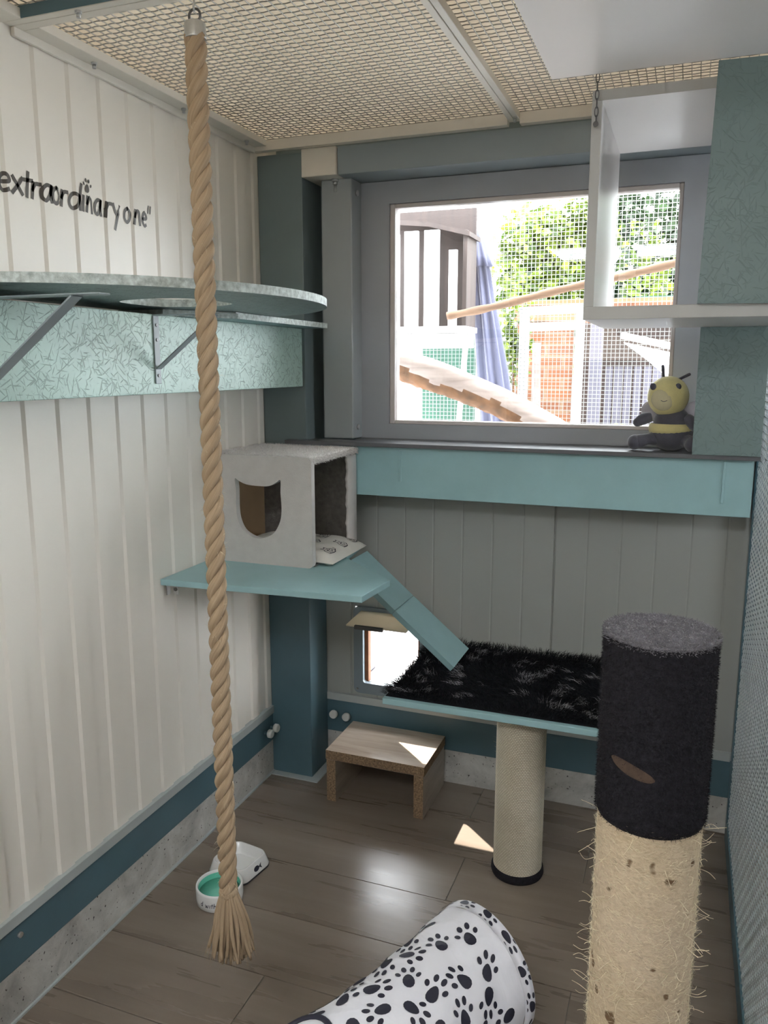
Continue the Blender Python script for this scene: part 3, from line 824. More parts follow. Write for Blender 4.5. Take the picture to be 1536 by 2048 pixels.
def cushion():
    x0, x1, y0, y1, z0 = -1.345, -.968, 2.128, 2.414, ZP+.0065
    mb = MB(); nx, ny = 34, 26; top = []
    def H(u, v):
        e = (1-abs(2*u-1)**3)*(1-abs(2*v-1)**3)
        return .040*e**.42 + .003*sin(u*19+v*7)*e + .002*sin(v*31+u*5)*e
    def pos(u, v):
        sag = max(0, (x0+(x1-x0)*u)-(-1.02))
        k = 1.-.09*sin(pi*v)*(u > .5)*(2*u-1)*0
        return Vector((x0+(x1-x0)*u*1.0, y0+(y1-y0)*v + .012*(u-.5)*(1-2*v), z0+.006+H(u, v)-sag*.06))
    for i in range(nx+1):
        for j in range(ny+1): top.append(pos(i/nx, j/ny))
    W = ny+1
    fs = [(i*W+j, (i+1)*W+j, (i+1)*W+j+1, i*W+j+1) for i in range(nx) for j in range(ny)]
    mb.add(top, fs, 0, smooth=True)
    bot = [Vector((p.x, p.y, z0-(.004 if p.x > -1.0 else 0))) if 0 < i < nx and 0 < j < ny else p for i in range(nx+1) for j in range(ny+1) for p in [top[i*W+j]]]
    mb.add(bot, [f[::-1] for f in fs], 0, smooth=True)
    fn = lambda u, v: pos(u, v)+Vector((0, 0, .0012))
    # line drawings of sitting cats
    def cat(u, v, s, rot):
        body = [(-.5, -.5), (-.55, 0), (-.35, .35), (-.4, .75), (-.2, .6), (.05, .6), (.2, .78), (.22, .35), (.5, .1), (.6, -.4), (.1, -.55), (-.5, -.5)]
        extra = [[(-.2, .3), (-.1, .26)], [(.05, .3), (.12, .27)], [(-.25, -.5), (-.2, -.1)], [(.05, -.5), (.05, -.15)], [(.55, -.35), (.85, -.2), (.8, .1)], [(-.3, 0), (.3, .05)], [(-.1, .12), (.02, .14)], [(.2, -.3), (.4, -.1)]]
        for st in [body]+extra:
            P = [(u+(x*cos(rot)-y*sin(rot))*s*.75, v+(x*sin(rot)+y*cos(rot))*s) for x, y in st]
            ribbon(mb, cr(P, 3), .0075, fn, 1)
    random.seed(3)
    for uu, vv in ((.93, .2), (.94, .52), (.935, .82), (.72, .12), (.73, .4), (.72, .7), (.5, .22), (.5, .5), (.5, .8), (.27, .2), (.3, .5), (.27, .8)):
        cat(uu-.03, vv, .11, random.uniform(1.2, 1.9))
    tag(mb.build('cat_cushion', ['cushion', 'navy'], origin=(-1.15, 2.27, z0)), 'flat cream cushion with cat line drawings lying in the cat house', 'cushion')
cushion()

def ramp():
    root = thing('cat_ramp', (-.82, 2.36, .745), 'narrow teal hinged ramp board leading down from platform to black fur rug', 'ramp')
    a = Vector((-.984, 0, .886)); m_ = Vector((-.818, 0, .746)); e = Vector((-.624, 0, .585))
    d = (e-a).normalized(); nn = Vector((-d.z, 0, d.x)); nn = nn if nn.z > 0 else -nn
    for p, q, nm in ((a, m_-d*.001, 'upper_board'), (m_+d*.001, e, 'lower_board')):
        b = MB(); vs = []
        for pt in (p, q):
            for y in (2.272, 2.452):
                vs += [Vector((pt.x, y, pt.z))+nn*0, Vector((pt.x, y, pt.z))-nn*.018]
        b.add(vs, [(0, 2, 3, 1), (4, 5, 7, 6), (0, 4, 6, 2), (1, 3, 7, 5), (0, 1, 5, 4), (2, 6, 7, 3)])
        o = b.build(nm, ['teal', 'teal_dark'], root)
        for p_ in o.data.polygons:
            if abs(p_.normal.y) > .5: p_.material_index = 1  # same teal, darkened on the ramp sides to carry their shade
ramp()

# ================================================================ SILL AND APRON
b = MB(); b.prism([(-1.272, 2.42), (.1985, 2.42), (.1985, 2.599), (-1.055, 2.599), (-1.055, 2.51), (-1.20, 2.51), (-1.20, 2.466), (-1.272, 2.466)], 1.2425, 1.2555)
tag(b.build('window_ledge_board', ['sill'], origin=(-.5, 2.5, 1.2425), bevel=.0015), 'long dark grey ledge board below the big window', 'ledge')
b = MB(); b.box(-1.205, .186, 2.447, 2.612, 1.078, 1.242)
o = tag(b.build('ledge_apron', ['teal'], origin=(-.5, 2.5, 1.078), bevel=.0015), 'wide teal board under the dark window ledge', 'board')
for x, z0, z1 in ((.11, 1.115, 1.236), (-.865, 1.13, 1.23)):
    s_ = MB(); s_.box(x-.004, x+.004, 2.4435, 2.4475, z0, z1); s_.build('edge_strip', 'teal', o, bevel=.001)

# ================================================================ CAT FLAP
def cat_flap():
    root = thing('cat_flap', (-.96, 2.61, .46), 'grey framed cat flap standing open low in the back wall', 'cat flap')
    def rr(x0, x1, z0, z1, r):
        P = []
        for cx, cz, a0 in ((x1-r, z1-r, 0), (x0+r, z1-r, 90), (x0+r, z0+r, 180), (x1-r, z0+r, 270)):
            for k in range(6): a = radians(a0+18*k); P.append((cx+r*cos(a), cz+r*sin(a)))
        return P
    vs, fs = curve_plate(rr(-1.100, -.80, .302, .635, .02), [rr(-1.062, -.84, .345, .588, .012)], .016)
    mb = MB(); mb.add([(v.x, 2.6195-v.z, v.y) for v in vs], fs); mb.build('frame', 'flap_grey', root, bevel=.004)
    vs, fs = curve_plate(rr(-1.072, -.83, .335, .598, .016), [rr(-1.060, -.842, .347, .586, .01)], .012)
    mb = MB(); mb.add([(v.x, 2.6075-v.z, v.y) for v in vs], fs); mb.build('inner_lip', 'flap_grey', root, bevel=.003)
    t = MB(); t.box(-1.068, -1.048, 2.62, 2.645, .336, .60); t.build('tunnel_side', 'timber_orange', root)
    t = MB(); t.box(-.855, -.835, 2.62, 2.665, .336, .60); t.build('tunnel_side', 'timber_orange', root)
    t = MB(); t.box(-1.046, -.855, 2.62, 2.70, .336, .346); t.build('tunnel_floor', 'ledge', root)
    mt = Matrix.Translation((0, 2.600, .622)) @ Matrix.Rotation(radians(4), 4, 'X')
    f = MB(); f.box(-1.068, -.845, -.142, 0, -.004, .002, mat=mt); fo = f.build('flap_door', 'cream', root, bevel=.002)
    g = MB(); g.box(-1.035, -.93, -.146, -.136, -.010, .003, mat=mt); g.build('door_edge', 'iron', fo)
    l = MB(); l.tube([(-.925+.016*cos(a), 2.598, .648+.010*sin(a)) for a in [pi+pi*k/12 for k in range(13)]], .003, 8); l.build('latch', 'ledge', root)
    for x, z in ((-1.086, .318),):
        s_ = MB(); s_.cyl((x, 2.604, z), (x, 2.600, z), .004, 10); s_.build('screw', 'zinc', root)
cat_flap()

# ================================================================ FUR SHELF, SHORT POST
ZS = .55
b = MB(); b.box(-.778, .02, 2.052, 2.555, ZS-.018, ZS)
tag(b.build('low_shelf', ['teal'], origin=(-.38, 2.3, ZS), bevel=.0015), 'low teal shelf board carrying the black fur rug', 'shelf')
def fur_rug():
    mb = MB(); x0, x1, y0, y1 = -.775, .018, 2.068, 2.552
    nx, ny = 40, 26; W = ny+1
    vs = [(x0+(x1-x0)*i/nx, y0+(y1-y0)*j/ny, ZS+.001+(0 if i in (0, nx) or j in (0, ny) else .012)) for i in range(nx+1) for j in range(ny+1)]
    mb.add(vs, [(i*W+j, (i+1)*W+j, (i+1)*W+j+1, i*W+j+1) for i in range(nx) for j in range(ny)], 0, smooth=True)
    random.seed(11)
    tufts = [(random.uniform(x0+.03, x1-.03), random.uniform(y0+.03, y1-.04), random.uniform(.012, .026)) for _ in range(75)]
    def vec(x, y):
        a = 2.2*sin(x*9)+1.7*sin(y*13+x*4); return Vector((cos(a)*.9-.2, sin(a)*.55-.45, 0))
    for k in range(30000):
        x = random.uniform(x0, x1); y = random.uniform(y0, y1)
        ed = min(x-x0, y-y0, y1-y)
        d = vec(x, y)+Vector((random.uniform(-.5, .5), random.uniform(-.5, .5), random.uniform(.55, 1.1)))
        if ed < .03:
            d.z += .3
            if x-x0 < .03: d.x -= .5
            if y1-y < .03: d.y = abs(d.y)*.3
        mi = 0
        for tx, ty, tr in tufts:
            if (x-tx)**2+((y-ty)*1.6)**2 < tr*tr and random.random() < .62: mi = 1; break
        L = random.uniform(.022, .046)*(.75 if y-y0 < .03 else 1.)
        mb.blade((x, y, ZS+.006), d, L, .0016 if mi == 0 else .0012, mi, droop=.25)
    tag(mb.build('fur_rug', ['fur_black', 'fur_grey'], origin=(-.38, 2.3, ZS)), 'shaggy black fur rug with grey tips on the low shelf', 'rug')
fur_rug()
def short_post():
    X, Y, R = -.394, 2.19, .0715
    root = thing('short_scratching_post', (X, Y, 0), 'pale woven sisal post holding up the low fur covered shelf', 'scratching post')
    prof = []; n = 92
    for i in range(n):
        z0 = .024+(.505-.024)*i/n; hh = (.505-.024)/n
        prof += [(R-.0012, z0), (R+.0008, z0+hh*.5)]
    prof.append((R-.0012, .505))
    b = MB(); b.lathe(prof, (X, Y, 0), 72); b.build('sisal_wrap', 'weave', root)
    b = MB(); b.lathe([(R+.004, 0), (R+.007, .008), (R+.006, .02), (R, .025)], (X, Y, 0), 48); b.build('base_ring', 'plush_black', root)
    b = MB(); b.lathe([(R-.004, .505), (R-.004, ZS-.0185)], (X, Y, 0), 48); b.build('top_collar', 'iron', root)
    h = MB()
    for k in range(240):
        a = random.uniform(0, 2*pi); z = random.uniform(.05, .5)
        h.blade((X+R*cos(a), Y+R*sin(a), z), (cos(a), sin(a), random.uniform(-.8, .8)), random.uniform(.004, .013), .0005)
    o = h.build('loose_fibres', 'fibre', root); o['kind'] = 'stuff'
short_post()

# ================================================================ STOOL
def stool():
    x0, x1, y0, y1, zt, t = -1.102, -.742, 2.35, 2.598, .189, .034
    root = thing('step_stool', ((x0+x1)/2, (y0+y1)/2, 0), 'low chipboard step stool with pale wood top by the corner column', 'stool')
    def slab(nm, a0, a1, c0, c1, axis):
        b = MB(); b.box(a0, a1, y0, y1, c0, c1)
        o = b.build(nm, ['stool_top' if nm == 'top_board' else 'stool_side', 'chip'], root, bevel=.001)
        for p in o.data.polygons:
            if abs(p.normal.y) > .5: p.material_index = 1
            if nm == 'top_board' and abs(p.normal.x) > .5: p.material_index = 1
    slab('top_board', x0, x1, zt-t, zt, 'z'); slab('leg', x0+.003, x0+.003+t, 0, zt-t, 'x'); slab('leg', x1-.003-t, x1-.003, 0, zt-t, 'x')
stool()

# ================================================================ BOWLS
def round_bowl():
    X, Y = -1.163, 1.757
    root = thing('round_bowl', (X, Y, 0), 'round white ceramic bowl with mint inside, holding water, behind the rope tassel', 'bowl')
    b = MB(); b.lathe([(0, 0), (.060, 0), (.065, .004), (.0665, .02), (.0665, .048), (.0655, .0525), (.063, .054), (.0605, .052), (.059, .046), (.056, .012), (.05, .008), (0, .008)], (X, Y, 0), 56, mi=[0]*8+[1]*3); b.build('bowl_wall', ['ceramic', 'ceramic_mint'], root)
    b = MB(); b.lathe([(.0572, .030), (0, .0302)], (X, Y, 0), 40); b.build('water', M['water'], root)
    fn_ang = math.atan2(-Y, -X)
    t = MB(); R = .0672
    fn = lambda u, v: (X+R*cos(fn_ang+u/R), Y+R*sin(fn_ang+u/R), v)
    u = -.060
    for ch, wd in (('d', .010), (' ', .006), ('w', .012), ('i', .006), ('t', .007), ('h', .009), (' ', .006), ('p', .010), ('u', .009)):
        if ch != ' ': glyph(t, ch, u, u+wd*.85, .019, .0085, .0018, fn)
        u += wd
    t.build('lettering', 'navy', root)
x = NT('bowl_water'); x.b.inputs['Base Color'].default_value = (.10, .50, .37, 1); x.b.inputs['Roughness'].default_value = .03; x.b.inputs['Coat Weight'].default_value = .5
x.l(x.ramp(x.noise(x.coord(), 20), [(.3, (.20, .58, .45)), (.7, (.24, .64, .50))]), x.b.inputs['Base Color'])
M['water'] = x.m
round_bowl()
def square_bowl():
    X, Y, rt = -1.186, 1.903, radians(-9)
    root = thing('square_bowl', (X, Y, 0), 'empty white rounded square bowl with a black fish on its side', 'bowl')
    def ringp(h, z, r=.03, n=8):
        P = []
        for cx, cy, a0 in ((h-r, h-r, 0), (-h+r, h-r, 90), (-h+r, -h+r, 180), (h-r, -h+r, 270)):
            for k in range(n): a = radians(a0+90*k/(n-1)); P.append((cx+r*cos(a), cy+r*sin(a)))
        return [Vector((X+p[0]*cos(rt)-p[1]*sin(rt), Y+p[0]*sin(rt)+p[1]*cos(rt), z)) for p in P]
    def loft(nm, spec, mt, cap0=True, cap1=True):
        b = MB(); rings = [ringp(*q) for q in spec]; n = len(rings[0]); vs = [p for r in rings for p in r]
        fs = [(i*n+k, i*n+(k+1) % n, (i+1)*n+(k+1) % n, (i+1)*n+k) for i in range(len(rings)-1) for k in range(n)]
        b.add(vs, fs, smooth=True)
        if cap0: b.add(rings[0], [tuple(range(n-1, -1, -1))])
        if cap1: b.add(rings[-1], [tuple(range(n))])
        return b.build(nm, mt, root)
    loft('bowl_wall', [(.071, .004), (.072, .008), (.062, .040, .026), (.060, .0425, .025), (.057, .041, .024), (.053, .014, .02), (.048, .009, .018)], 'ceramic')
    loft('rubber_foot', [(.072, 0), (.0725, .0045), (.0715, .0052)], 'black_rubber')
    f = MB()
    def fn(u, v):
        q = .0722-(.0102)*((v-.008)/.032)+.0006
        lx, ly = q, u
        return (X+lx*cos(rt)-ly*sin(rt), Y+lx*sin(rt)+ly*cos(rt), v)
    body = [(.012*cos(a)-.002, .022+.0075*sin(a)) for a in [2*pi*k/16 for k in range(16)]]
    f.add([fn(*p) for p in body], [tuple(range(16))]); f.add([fn(.008, .022), fn(.021, .030), fn(.018, .022), fn(.021, .014)], [(0, 3, 2, 1)])
    f.build('fish_print', 'navy', root)
square_bowl()

# ================================================================ PAW TUNNEL
def tunnel():
    A = Vector((-.366, 1.572, .146)); R = .144
    yaw = 1.15
    e = Vector((-.407, -.914, 0)).normalized()
    root = thing('play_tunnel', (A.x, A.y, 0), 'white fabric play tunnel with black paw prints lying on the floor', 'play tunnel')
    L = .62
    hn = Vector((.5, .868, 0)).normalized()      # hoop plane normal
    def S(s, a, off=0.):
        # s along the axis 0..L, a around
        n0 = hn.lerp(-e*-1 if False else -e, min(1, s/.18)).normalized()
        d = Vector((n0.y, -n0.x, 0)); up = Vector((0, 0, 1))
        rr = R*(1-.10*sin(pi*min(1, s/.5))) + .0035*sin(5*a+s*31)*sin(s*22)+.002*sin(9*a-s*50)
        c = A+e*s; c = Vector((c.x, c.y, .146-.0*s))
        k = rr+off
        p = c+d*(k*cos(a))+up*(k*sin(a))
        if p.z < .002: p.z = .002
        return p
    mb = MB(); ns, na = 44, 72
    vs = [S(L*i/ns, 2*pi*j/na) for i in range(ns+1) for j in range(na)]
    fs = [(i*na+j, (i+1)*na+j, (i+1)*na+(j+1) % na, i*na+(j+1) % na) for i in range(ns) for j in range(na)]
    mb.add(vs, fs, 0, smooth=True)
    vs2 = [S(L*i/ns, 2*pi*j/na, -.003) for i in range(ns+1) for j in range(na)]
    mb.add(vs2, [f[::-1] for f in fs], 0, smooth=True)
    random.seed(21); spots = []
    tries = 0
    while len(spots) < 150 and tries < 6000:
        tries += 1
        s = random.uniform(.055, L-.03); t = random.uniform(-.2, pi+.2)*R
        if all((s-a)**2+(t-b)**2 > .062**2 for a, b, _ in spots): spots.append((s, t, random.uniform(0, 2*pi)))
    for s, t, ro in spots:
        for P in paw2d(.062, ro):
            # subdivide by fan so it follows the curve
            c = (sum(p[0] for p in P)/len(P), sum(p[1] for p in P)/len(P))
            pts = [S(s+p[0], (t+p[1])/R, .0012) for p in P]; cc = S(s+c[0], (t+c[1])/R, .0016)
            mb.add([cc]+pts, [(0, 1+i, 1+(i+1) % len(P)) for i in range(len(P))], 1)
    mb.build('cover', ['tunnel', 'navy'], root)
    # hemmed hoop at the end
    h = MB(); d = Vector((hn.y, -hn.x, 0)); prof = [(.0, R+.002), (-.028, R+.006), (-.033, R-.001), (-.02, R-.004)]
    def Hp(q, a): 
        p = A+hn*(-q[0]-.004)+d*(q[1]*cos(a))+Vector((0, 0, 1))*(q[1]*sin(a)); return p
    vs = [Hp(q, 2*pi*j/na) for q in prof for j in range(na)]; n = len(prof)
    h.add(vs, [(i*na+j, i*na+(j+1) % na, ((i+1) % n)*na+(j+1) % na, ((i+1) % n)*na+j) for i in range(n) for j in range(na)], 0, smooth=True)
    for k in range(14):
        a0 = 2*pi*k/14+.1
        for P in paw2d(.05, random.uniform(0, 6)):
            pts = []
            for p in P:
                q0 = -.014+p[0]*.8; q0 = max(-.027, min(-.001, q0))
                pts.append(Hp((q0, R+.0065+.0), a0+p[1]/R))
            h.add(pts, [tuple(range(len(P)))], 1)
    h.build('hem', ['tunnel', 'navy'], root)
    # round side opening in the cover: dark piping ring
    ring = MB(); s0, t0 = .485, 1.80*R
    ring.tube([S(s0+.055*cos(a), (t0+.065*sin(a))/R, .003) for a in [2*pi*k/40 for k in range(40)]], .0055, 8, closed=True)
    ring.build('piping', 'navy', root)
tunnel()

# ================================================================ TALL POST
def tall_post():
    X, Y, R, zt = -.0145, 1.145, .0735, 1.136
    root = thing('tall_scratching_post', (X, Y, 0), 'tall scratching post with black carpet top and frayed sisal below', 'scratching post')
    def edge(a): return .862-.0*a
    sp = MB(); sp.lathe([(R-.001, .02)]+[(R-.001+.0012*sin(z*500), z) for z in frange(.03, .875, .006)], (X, Y, 0), 72); sp.build('sisal_wrap', 'sisal', root)
    b = MB(); prof = [(R+.001, .858), (R+.0035, .865)]+[(R+.0035, z) for z in frange(.875, zt-.014, .012)]+[(R+.0025, zt-.006)]
    b.lathe(prof, (X, Y, 0), 72); b.build('carpet_top', 'plush_black', root)
    b = MB(); b.lathe([(R+.0022, zt-.006), (R+.0005, zt-.003), (R-.004, zt-.001), (R-.012, zt), (0, zt)], (X, Y, 0), 72); cap = b.build('carpet_cap', 'carpet_lit_worn', root)
    h = MB()
    for k in range(9000):
        r = (R-.0)*sqrt(random.random()); a = random.uniform(0, 2*pi)
        h.blade((X+r*cos(a), Y+r*sin(a), zt-.0008), (random.uniform(-1, 1), random.uniform(-1, 1), .35), random.uniform(.003, .007), .0016)
    for k in range(1600):
        a = random.uniform(0, 2*pi); z = zt-.001-.011*random.random()**2
        h.blade((X+(R+.0025)*cos(a), Y+(R+.0025)*sin(a), z), (cos(a)+random.uniform(-.8, .8), sin(a)+random.uniform(-.8, .8), random.uniform(-.4, .9)), random.uniform(.003, .007), .0012)
    o = h.build('lit_worn_pile', 'carpet_lit_worn', cap); o['kind'] = 'stuff'
    # bald patch towards the viewer
    aV = math.atan2(-Y, -X)
    p = MB(); n = 20; pts = []
    def Q(u, z): a = aV+u; return Vector((X+(R+.0045)*cos(a), Y+(R+.0045)*sin(a), z))
    for k in range(n):
        t = 2*pi*k/n; u = .42*cos(t); v = .0095*sin(t)*(1.2-.3*cos(t))
        pts.append((u-.36, .958+v-.030*(u+.42)))
    for ring in (1.,):
        c = [Q(-.36, .945)]
    strip = []
    for i in range(15):
        u = -.78+.84*i/14; hh = .0095*sqrt(max(0, 1-((i-7)/7.05)**2)); zc = .962-.016*(i/14)
        strip += [Q(u, zc-hh), Q(u, zc+hh)]
    p.add(strip, [(2*i, 2*i+2, 2*i+3, 2*i+1) for i in range(14)], smooth=True); p.build('worn_patch', 'patch', root)
    h = MB(); random.seed(5)
    for k in range(26000):
        a = random.uniform(0, 2*pi); z = random.uniform(.858, zt-.004)
        u = (a-aV+pi) % (2*pi)-pi
        if -.8 < u < .08 and abs(z-(.962-.016*((u+.78)/.84))) < .009 and random.random() < .75: continue
        h.blade((X+(R+.003)*cos(a), Y+(R+.003)*sin(a), z), (cos(a)+random.uniform(-.7, .7), sin(a)+random.uniform(-.7, .7), random.uniform(-.8, .8)), random.uniform(.002, .0055), .0007)
    o = h.build('carpet_pile', 'hair_black', root); o['kind'] = 'stuff'
    h = MB()
    for k in range(9000):
        a = random.uniform(0, 2*pi); z = random.uniform(.35, .872)
        tv = Vector((-sin(a), cos(a), 0))*random.choice((-1, 1))
        d = tv+Vector((cos(a), sin(a), 0))*random.uniform(.05, .5)+Vector((0, 0, random.uniform(-.9, .9)))
        h.blade((X+R*cos(a), Y+R*sin(a), z), d, random.uniform(.005, .016), .0005)
    for k in range(170):
        a = random.uniform(0, 2*pi); z = random.uniform(.45, .86); L = random.uniform(.012, .03)
        p0 = Vector((X+R*cos(a), Y+R*sin(a), z)); o_ = Vector((cos(a), sin(a), random.uniform(-.4, .6)))
        q = p0+o_*L*.6+Vector((0, 0, random.uniform(-.008, .008))); e_ = q+Vector((cos(a+random.uniform(-1, 1)), sin(a), random.uniform(-.9, .9)))*L*.5
        h.tube(cr([p0, q, e_], 4), .00035, 4, caps=False)
    o = h.build('loose_fibres', 'fibre', root); o['kind'] = 'stuff'
    b = MB(); b.box(X-.19, X+.19, Y-.19, Y+.19, 0, .02); b.build('base_plate', 'plush_black', root, bevel=.004)
tall_post()

# ================================================================ CUBE SHELF, BOARDS, CHAIN
def cube_shelf():
    x0, x1, y0, y1, z0, z1, t = -.240, .192, 1.95, 2.43, 1.607, 2.101, .0225
    root = thing('cube_shelf', ((x0+x1)/2, (y0+y1)/2, z0), 'open white cube shelf hung before the window on a chain', 'shelf')
    for nm, q in (('bottom_panel', (x0, x1, y0, y1, z0, z0+.029)), ('top_panel', (x0, x1, y0, y1, z1-t, z1)), ('side_panel', (x0, x0+t, y0, y1, z0+.029, z1-t)), ('side_panel', (x1-t, x1, y0, y1, z0+.029, z1-t))):
        b = MB(); b.box(*q); o = b.build(nm, ['white', 'edge_white'], root, bevel=.0012)
        for p in o.data.polygons:
            if p.normal.y < -.5: p.material_index = 1
cube_shelf()
b = MB(); b.box(-.328, .198, .85, 1.931, 2.128, 2.144)
o = tag(b.build('upper_board', ['white', 'edge_white'], origin=(-.06, 1.4, 2.128), bevel=.001), 'large white shelf board close under the ceiling grid', 'shelf')
mt = Matrix.Translation((.010, 1.933, 1.6365)) @ Matrix.Rotation(radians(1.2), 4, 'Y')
b = MB(); b.box(-.004, .178, 0, .015, 0, .490, 0, mat=mt); o = tag(b.build('upper_chipboard', ['osb_dark', 'osb_edge'], origin=(.1, 1.94, 1.6365)), 'dark grey green chipboard standing on the cube shelf edge', 'board')
for p in o.data.polygons:
    if abs(p.normal.x) > .5: p.material_index = 1
b = MB(); b.box(.0205, .197, 2.412, 2.427, 1.256, 1.6065); o = tag(b.build('lower_chipboard', ['osb_dark', 'osb_edge'], origin=(.1, 2.42, 1.256)), 'teal grey chipboard upright on window ledge beside the plush bee', 'board')
for p in o.data.polygons:
    if abs(p.normal.x) > .5: p.material_index = 1
def chain():
    X, Y = -.229, 1.9405
    root = thing('hanging_chain', (X, Y, 2.2), 'thin dark link chain holding a corner of the white cube shelf', 'chain')
    z = 2.222; k = 0
    mb = MB()
    while z > 2.035:
        pts = []
        for i in range(20):
            a = 2*pi*i/20; u = .0038*cos(a); v = .0105*sin(a)
            pts.append((X+(u if k % 2 else 0), Y+(0 if k % 2 else u), z-.0105+v))
        mb.tube(pts, .0011, 6, closed=True); z -= .0175; k += 1
    mb.build('links', 'iron', root)
    s_ = MB(); s_.cyl((X, 1.9495, 2.028), (X, 1.9375, 2.028), .0028, 10); s_.cyl((X, 1.9385, 2.028), (X, 1.9365, 2.028), .006, 12); s_.build('screw', 'iron', root)
chain()

# ================================================================ PLUSH BEE
def bee():
    X, Y, Z = -.052, 2.515, 1.2560
    root = thing('plush_bee', (X, Y, Z), 'yellow and black plush bee sitting on the window ledge', 'plush toy')
    b = MB(); b.ell((X+.012, Y, Z+.052), (.062, .052, .054)); b.ell((X+.012, Y, Z+.085), (.052, .046, .045)); b.build('body', 'bee_black', root)
    s_ = MB(); s_.lathe([(.0595, .052), (.0625, .060), (.0625, .070), (.0570, .079)], (X+.010, Y, Z), 32, mat=Matrix.Diagonal((1., .86, 1.))); s_.build('stripe', 'bee_yellow', root)
    h = MB(); h.ell((X-.002, Y-.012, Z+.158), (.058, .052, .059), (.1, .12, 0)); ho = h.build('head', 'bee_yellow', root)
    f = MB(); f.ell((X-.012, Y-.046, Z+.152), (.036, .020, .034)); f.build('face', M['bee_face'], ho)
    f = MB(); f.tube(cr([(X-.020, Y-.0655, Z+.148), (X-.012, Y-.067, Z+.1455), (X-.003, Y-.0655, Z+.148)], 5), .0009, 6); f.build('mouth', 'bee_black', ho)
    for dx in (.020, -.037):
        f = MB(); f.ell((X+dx*1.2, Y-.048, Z+.187), (.009, .006, .010), (0, 0, 0), 14, 8); f.build('eye', 'bee_black', ho)
    for p in (((X-.018, Y-.006, Z+.208), (X-.022, Y-.006, Z+.245), .0046), ((X+.022, Y-.006, Z+.206), (X+.052, Y-.006, Z+.222), .0042)):
        f = MB(); f.tube(cr([p[0], (Vector(p[0])+Vector(p[1]))*.5, p[1]], 4), p[2], 10); f.ell(p[1], (p[2],)*3, None, 10, 6); f.build('antenna', 'bee_black', ho)
    for a, c, r in (((-.045, -.02, .098), (-.083, -.028, .082), .0165), ((.05, -.02, .098), (.078, -.03, .070), .0165)):
        f = MB(); P = cr([(X+a[0], Y+a[1], Z+a[2]), (X+(a[0]+c[0])/2, Y+(a[1]+c[1])/2, Z+(a[2]+c[2])/2+.003), (X+c[0], Y+c[1], Z+c[2])], 5)
        f.tube(P, [r*.8+r*.25*sin(pi*i/(len(P)-1)) for i in range(len(P))], 14); f.ell((X+c[0], Y+c[1], Z+c[2]), (r*.8,)*3, None, 14, 8); f.build('arm', 'bee_black', root)
    for a, c in (((-.025, -.015, .035), (-.084, -.03, .022)), ((.045, -.02, .035), (.075, -.045, .022))):
        f = MB(); P = cr([(X+a[0], Y+a[1], Z+a[2]), (X+(a[0]+c[0])/2, Y+(a[1]+c[1])/2, Z+.032), (X+c[0], Y+c[1], Z+c[2])], 5)
        f.tube(P, [.019+.002*sin(i) for i in range(len(P))], 14); f.ell((X+c[0]-.004, Y+c[1], Z+c[2]+.001), (.021, .022, .0225), None, 14, 8); f.build('leg', 'bee_black', root)
    for sgn in (1, -1):
        f = MB(); f.ell((X+.012+sgn*.058, Y+.038, Z+.112), (.034, .010, .030), (0, -sgn*.5, sgn*.3)); f.build('wing', 'bee_wing', root)
M['bee_face'] = pm('bee_face', (.62, .56, .36, 1), .9, var=.06, scale=30, bump=.4, bscale=300)
bee()

# ================================================================ OUTSIDE
mb = MB(); mb.box(-9, 9, 2.71, 14, -.12, -.02); struct(mb.build('ground_outside', 'ground'))
def beam(name, a, b_, wx, wy, mat, label=None, cat=None, parent=None, group=None):
    a = Vector(a); b_ = Vector(b_); d = (b_-a); L = d.length; q = d.to_track_quat('Z', 'Y').to_matrix().to_4x4()
    mt = Matrix.Translation(a) @ q
    m_ = MB(); m_.box(-wx/2, wx/2, -wy/2, wy/2, 0, L, mat=mt)
    o = m_.build(name, mat, parent, bevel=.003, origin=None if parent else a)
    if label: tag(o, label, cat, group)
    return o
def deck():
    root = thing('timber_deck', (-1.4, 3.4, -.02), 'grey lilac timber decking on the ground outside the cat flap', 'decking')
    for i, x in enumerate(frange(-2.3, -.9, .14)):
        b = MB(); b.box(x-.066, x+.066, 2.75, 3.58, -.02, .01); b.build('deck_board', 'deck', root, bevel=.002)
deck()
beam('timber_sleeper', (-1.62, 2.9, .045), (-1.02, 3.56, .045), .07, .07, 'timber_white', 'pale timber sleeper lying across the decking outside the cat flap', 'sleeper')
# wire run fence with timber frame
YF = 4.0
def fence():
    root = thing('wire_fence', (-.6, YF, 0), 'pale welded wire fence closing the outdoor run', 'fence')
    m_ = MB(); r = .0011; p = .0195
    for z in frange(.2, 2.75, p): m_.box(-1.45, .35, YF-r, YF+r, z-r, z+r)
    for x in frange(-1.45, .35, p): m_.box(x-r, x+r, YF-r, YF+r, .2, 2.75)
    m_.build('wire_mesh', 'fence_wire', root)
    for a, b_, wx in (((-1.42, YF+.02, 0), (-1.42, YF+.02, 1.70), .07), ((-.776, YF+.02, 0), (-.776, YF+.02, 1.76), .042), ((-.512, YF+.02, 0), (-.505, YF+.02, 1.76), .042), ((.36, YF+.02, 0), (.36, YF+.02, 2.76), .06)):
        beam('timber_post', a, b_, wx, .04, 'timber_white', parent=root)
    beam('timber_rail', (-.80, YF+.02, 1.765), (-.45, YF+.02, 1.775), .036, .04, 'timber_white', parent=root)
    beam('timber_rail', (-.76, YF+.03, 1.69), (-.52, YF+.03, 1.695), .05, .04, 'timber_white', parent=root)
fence()
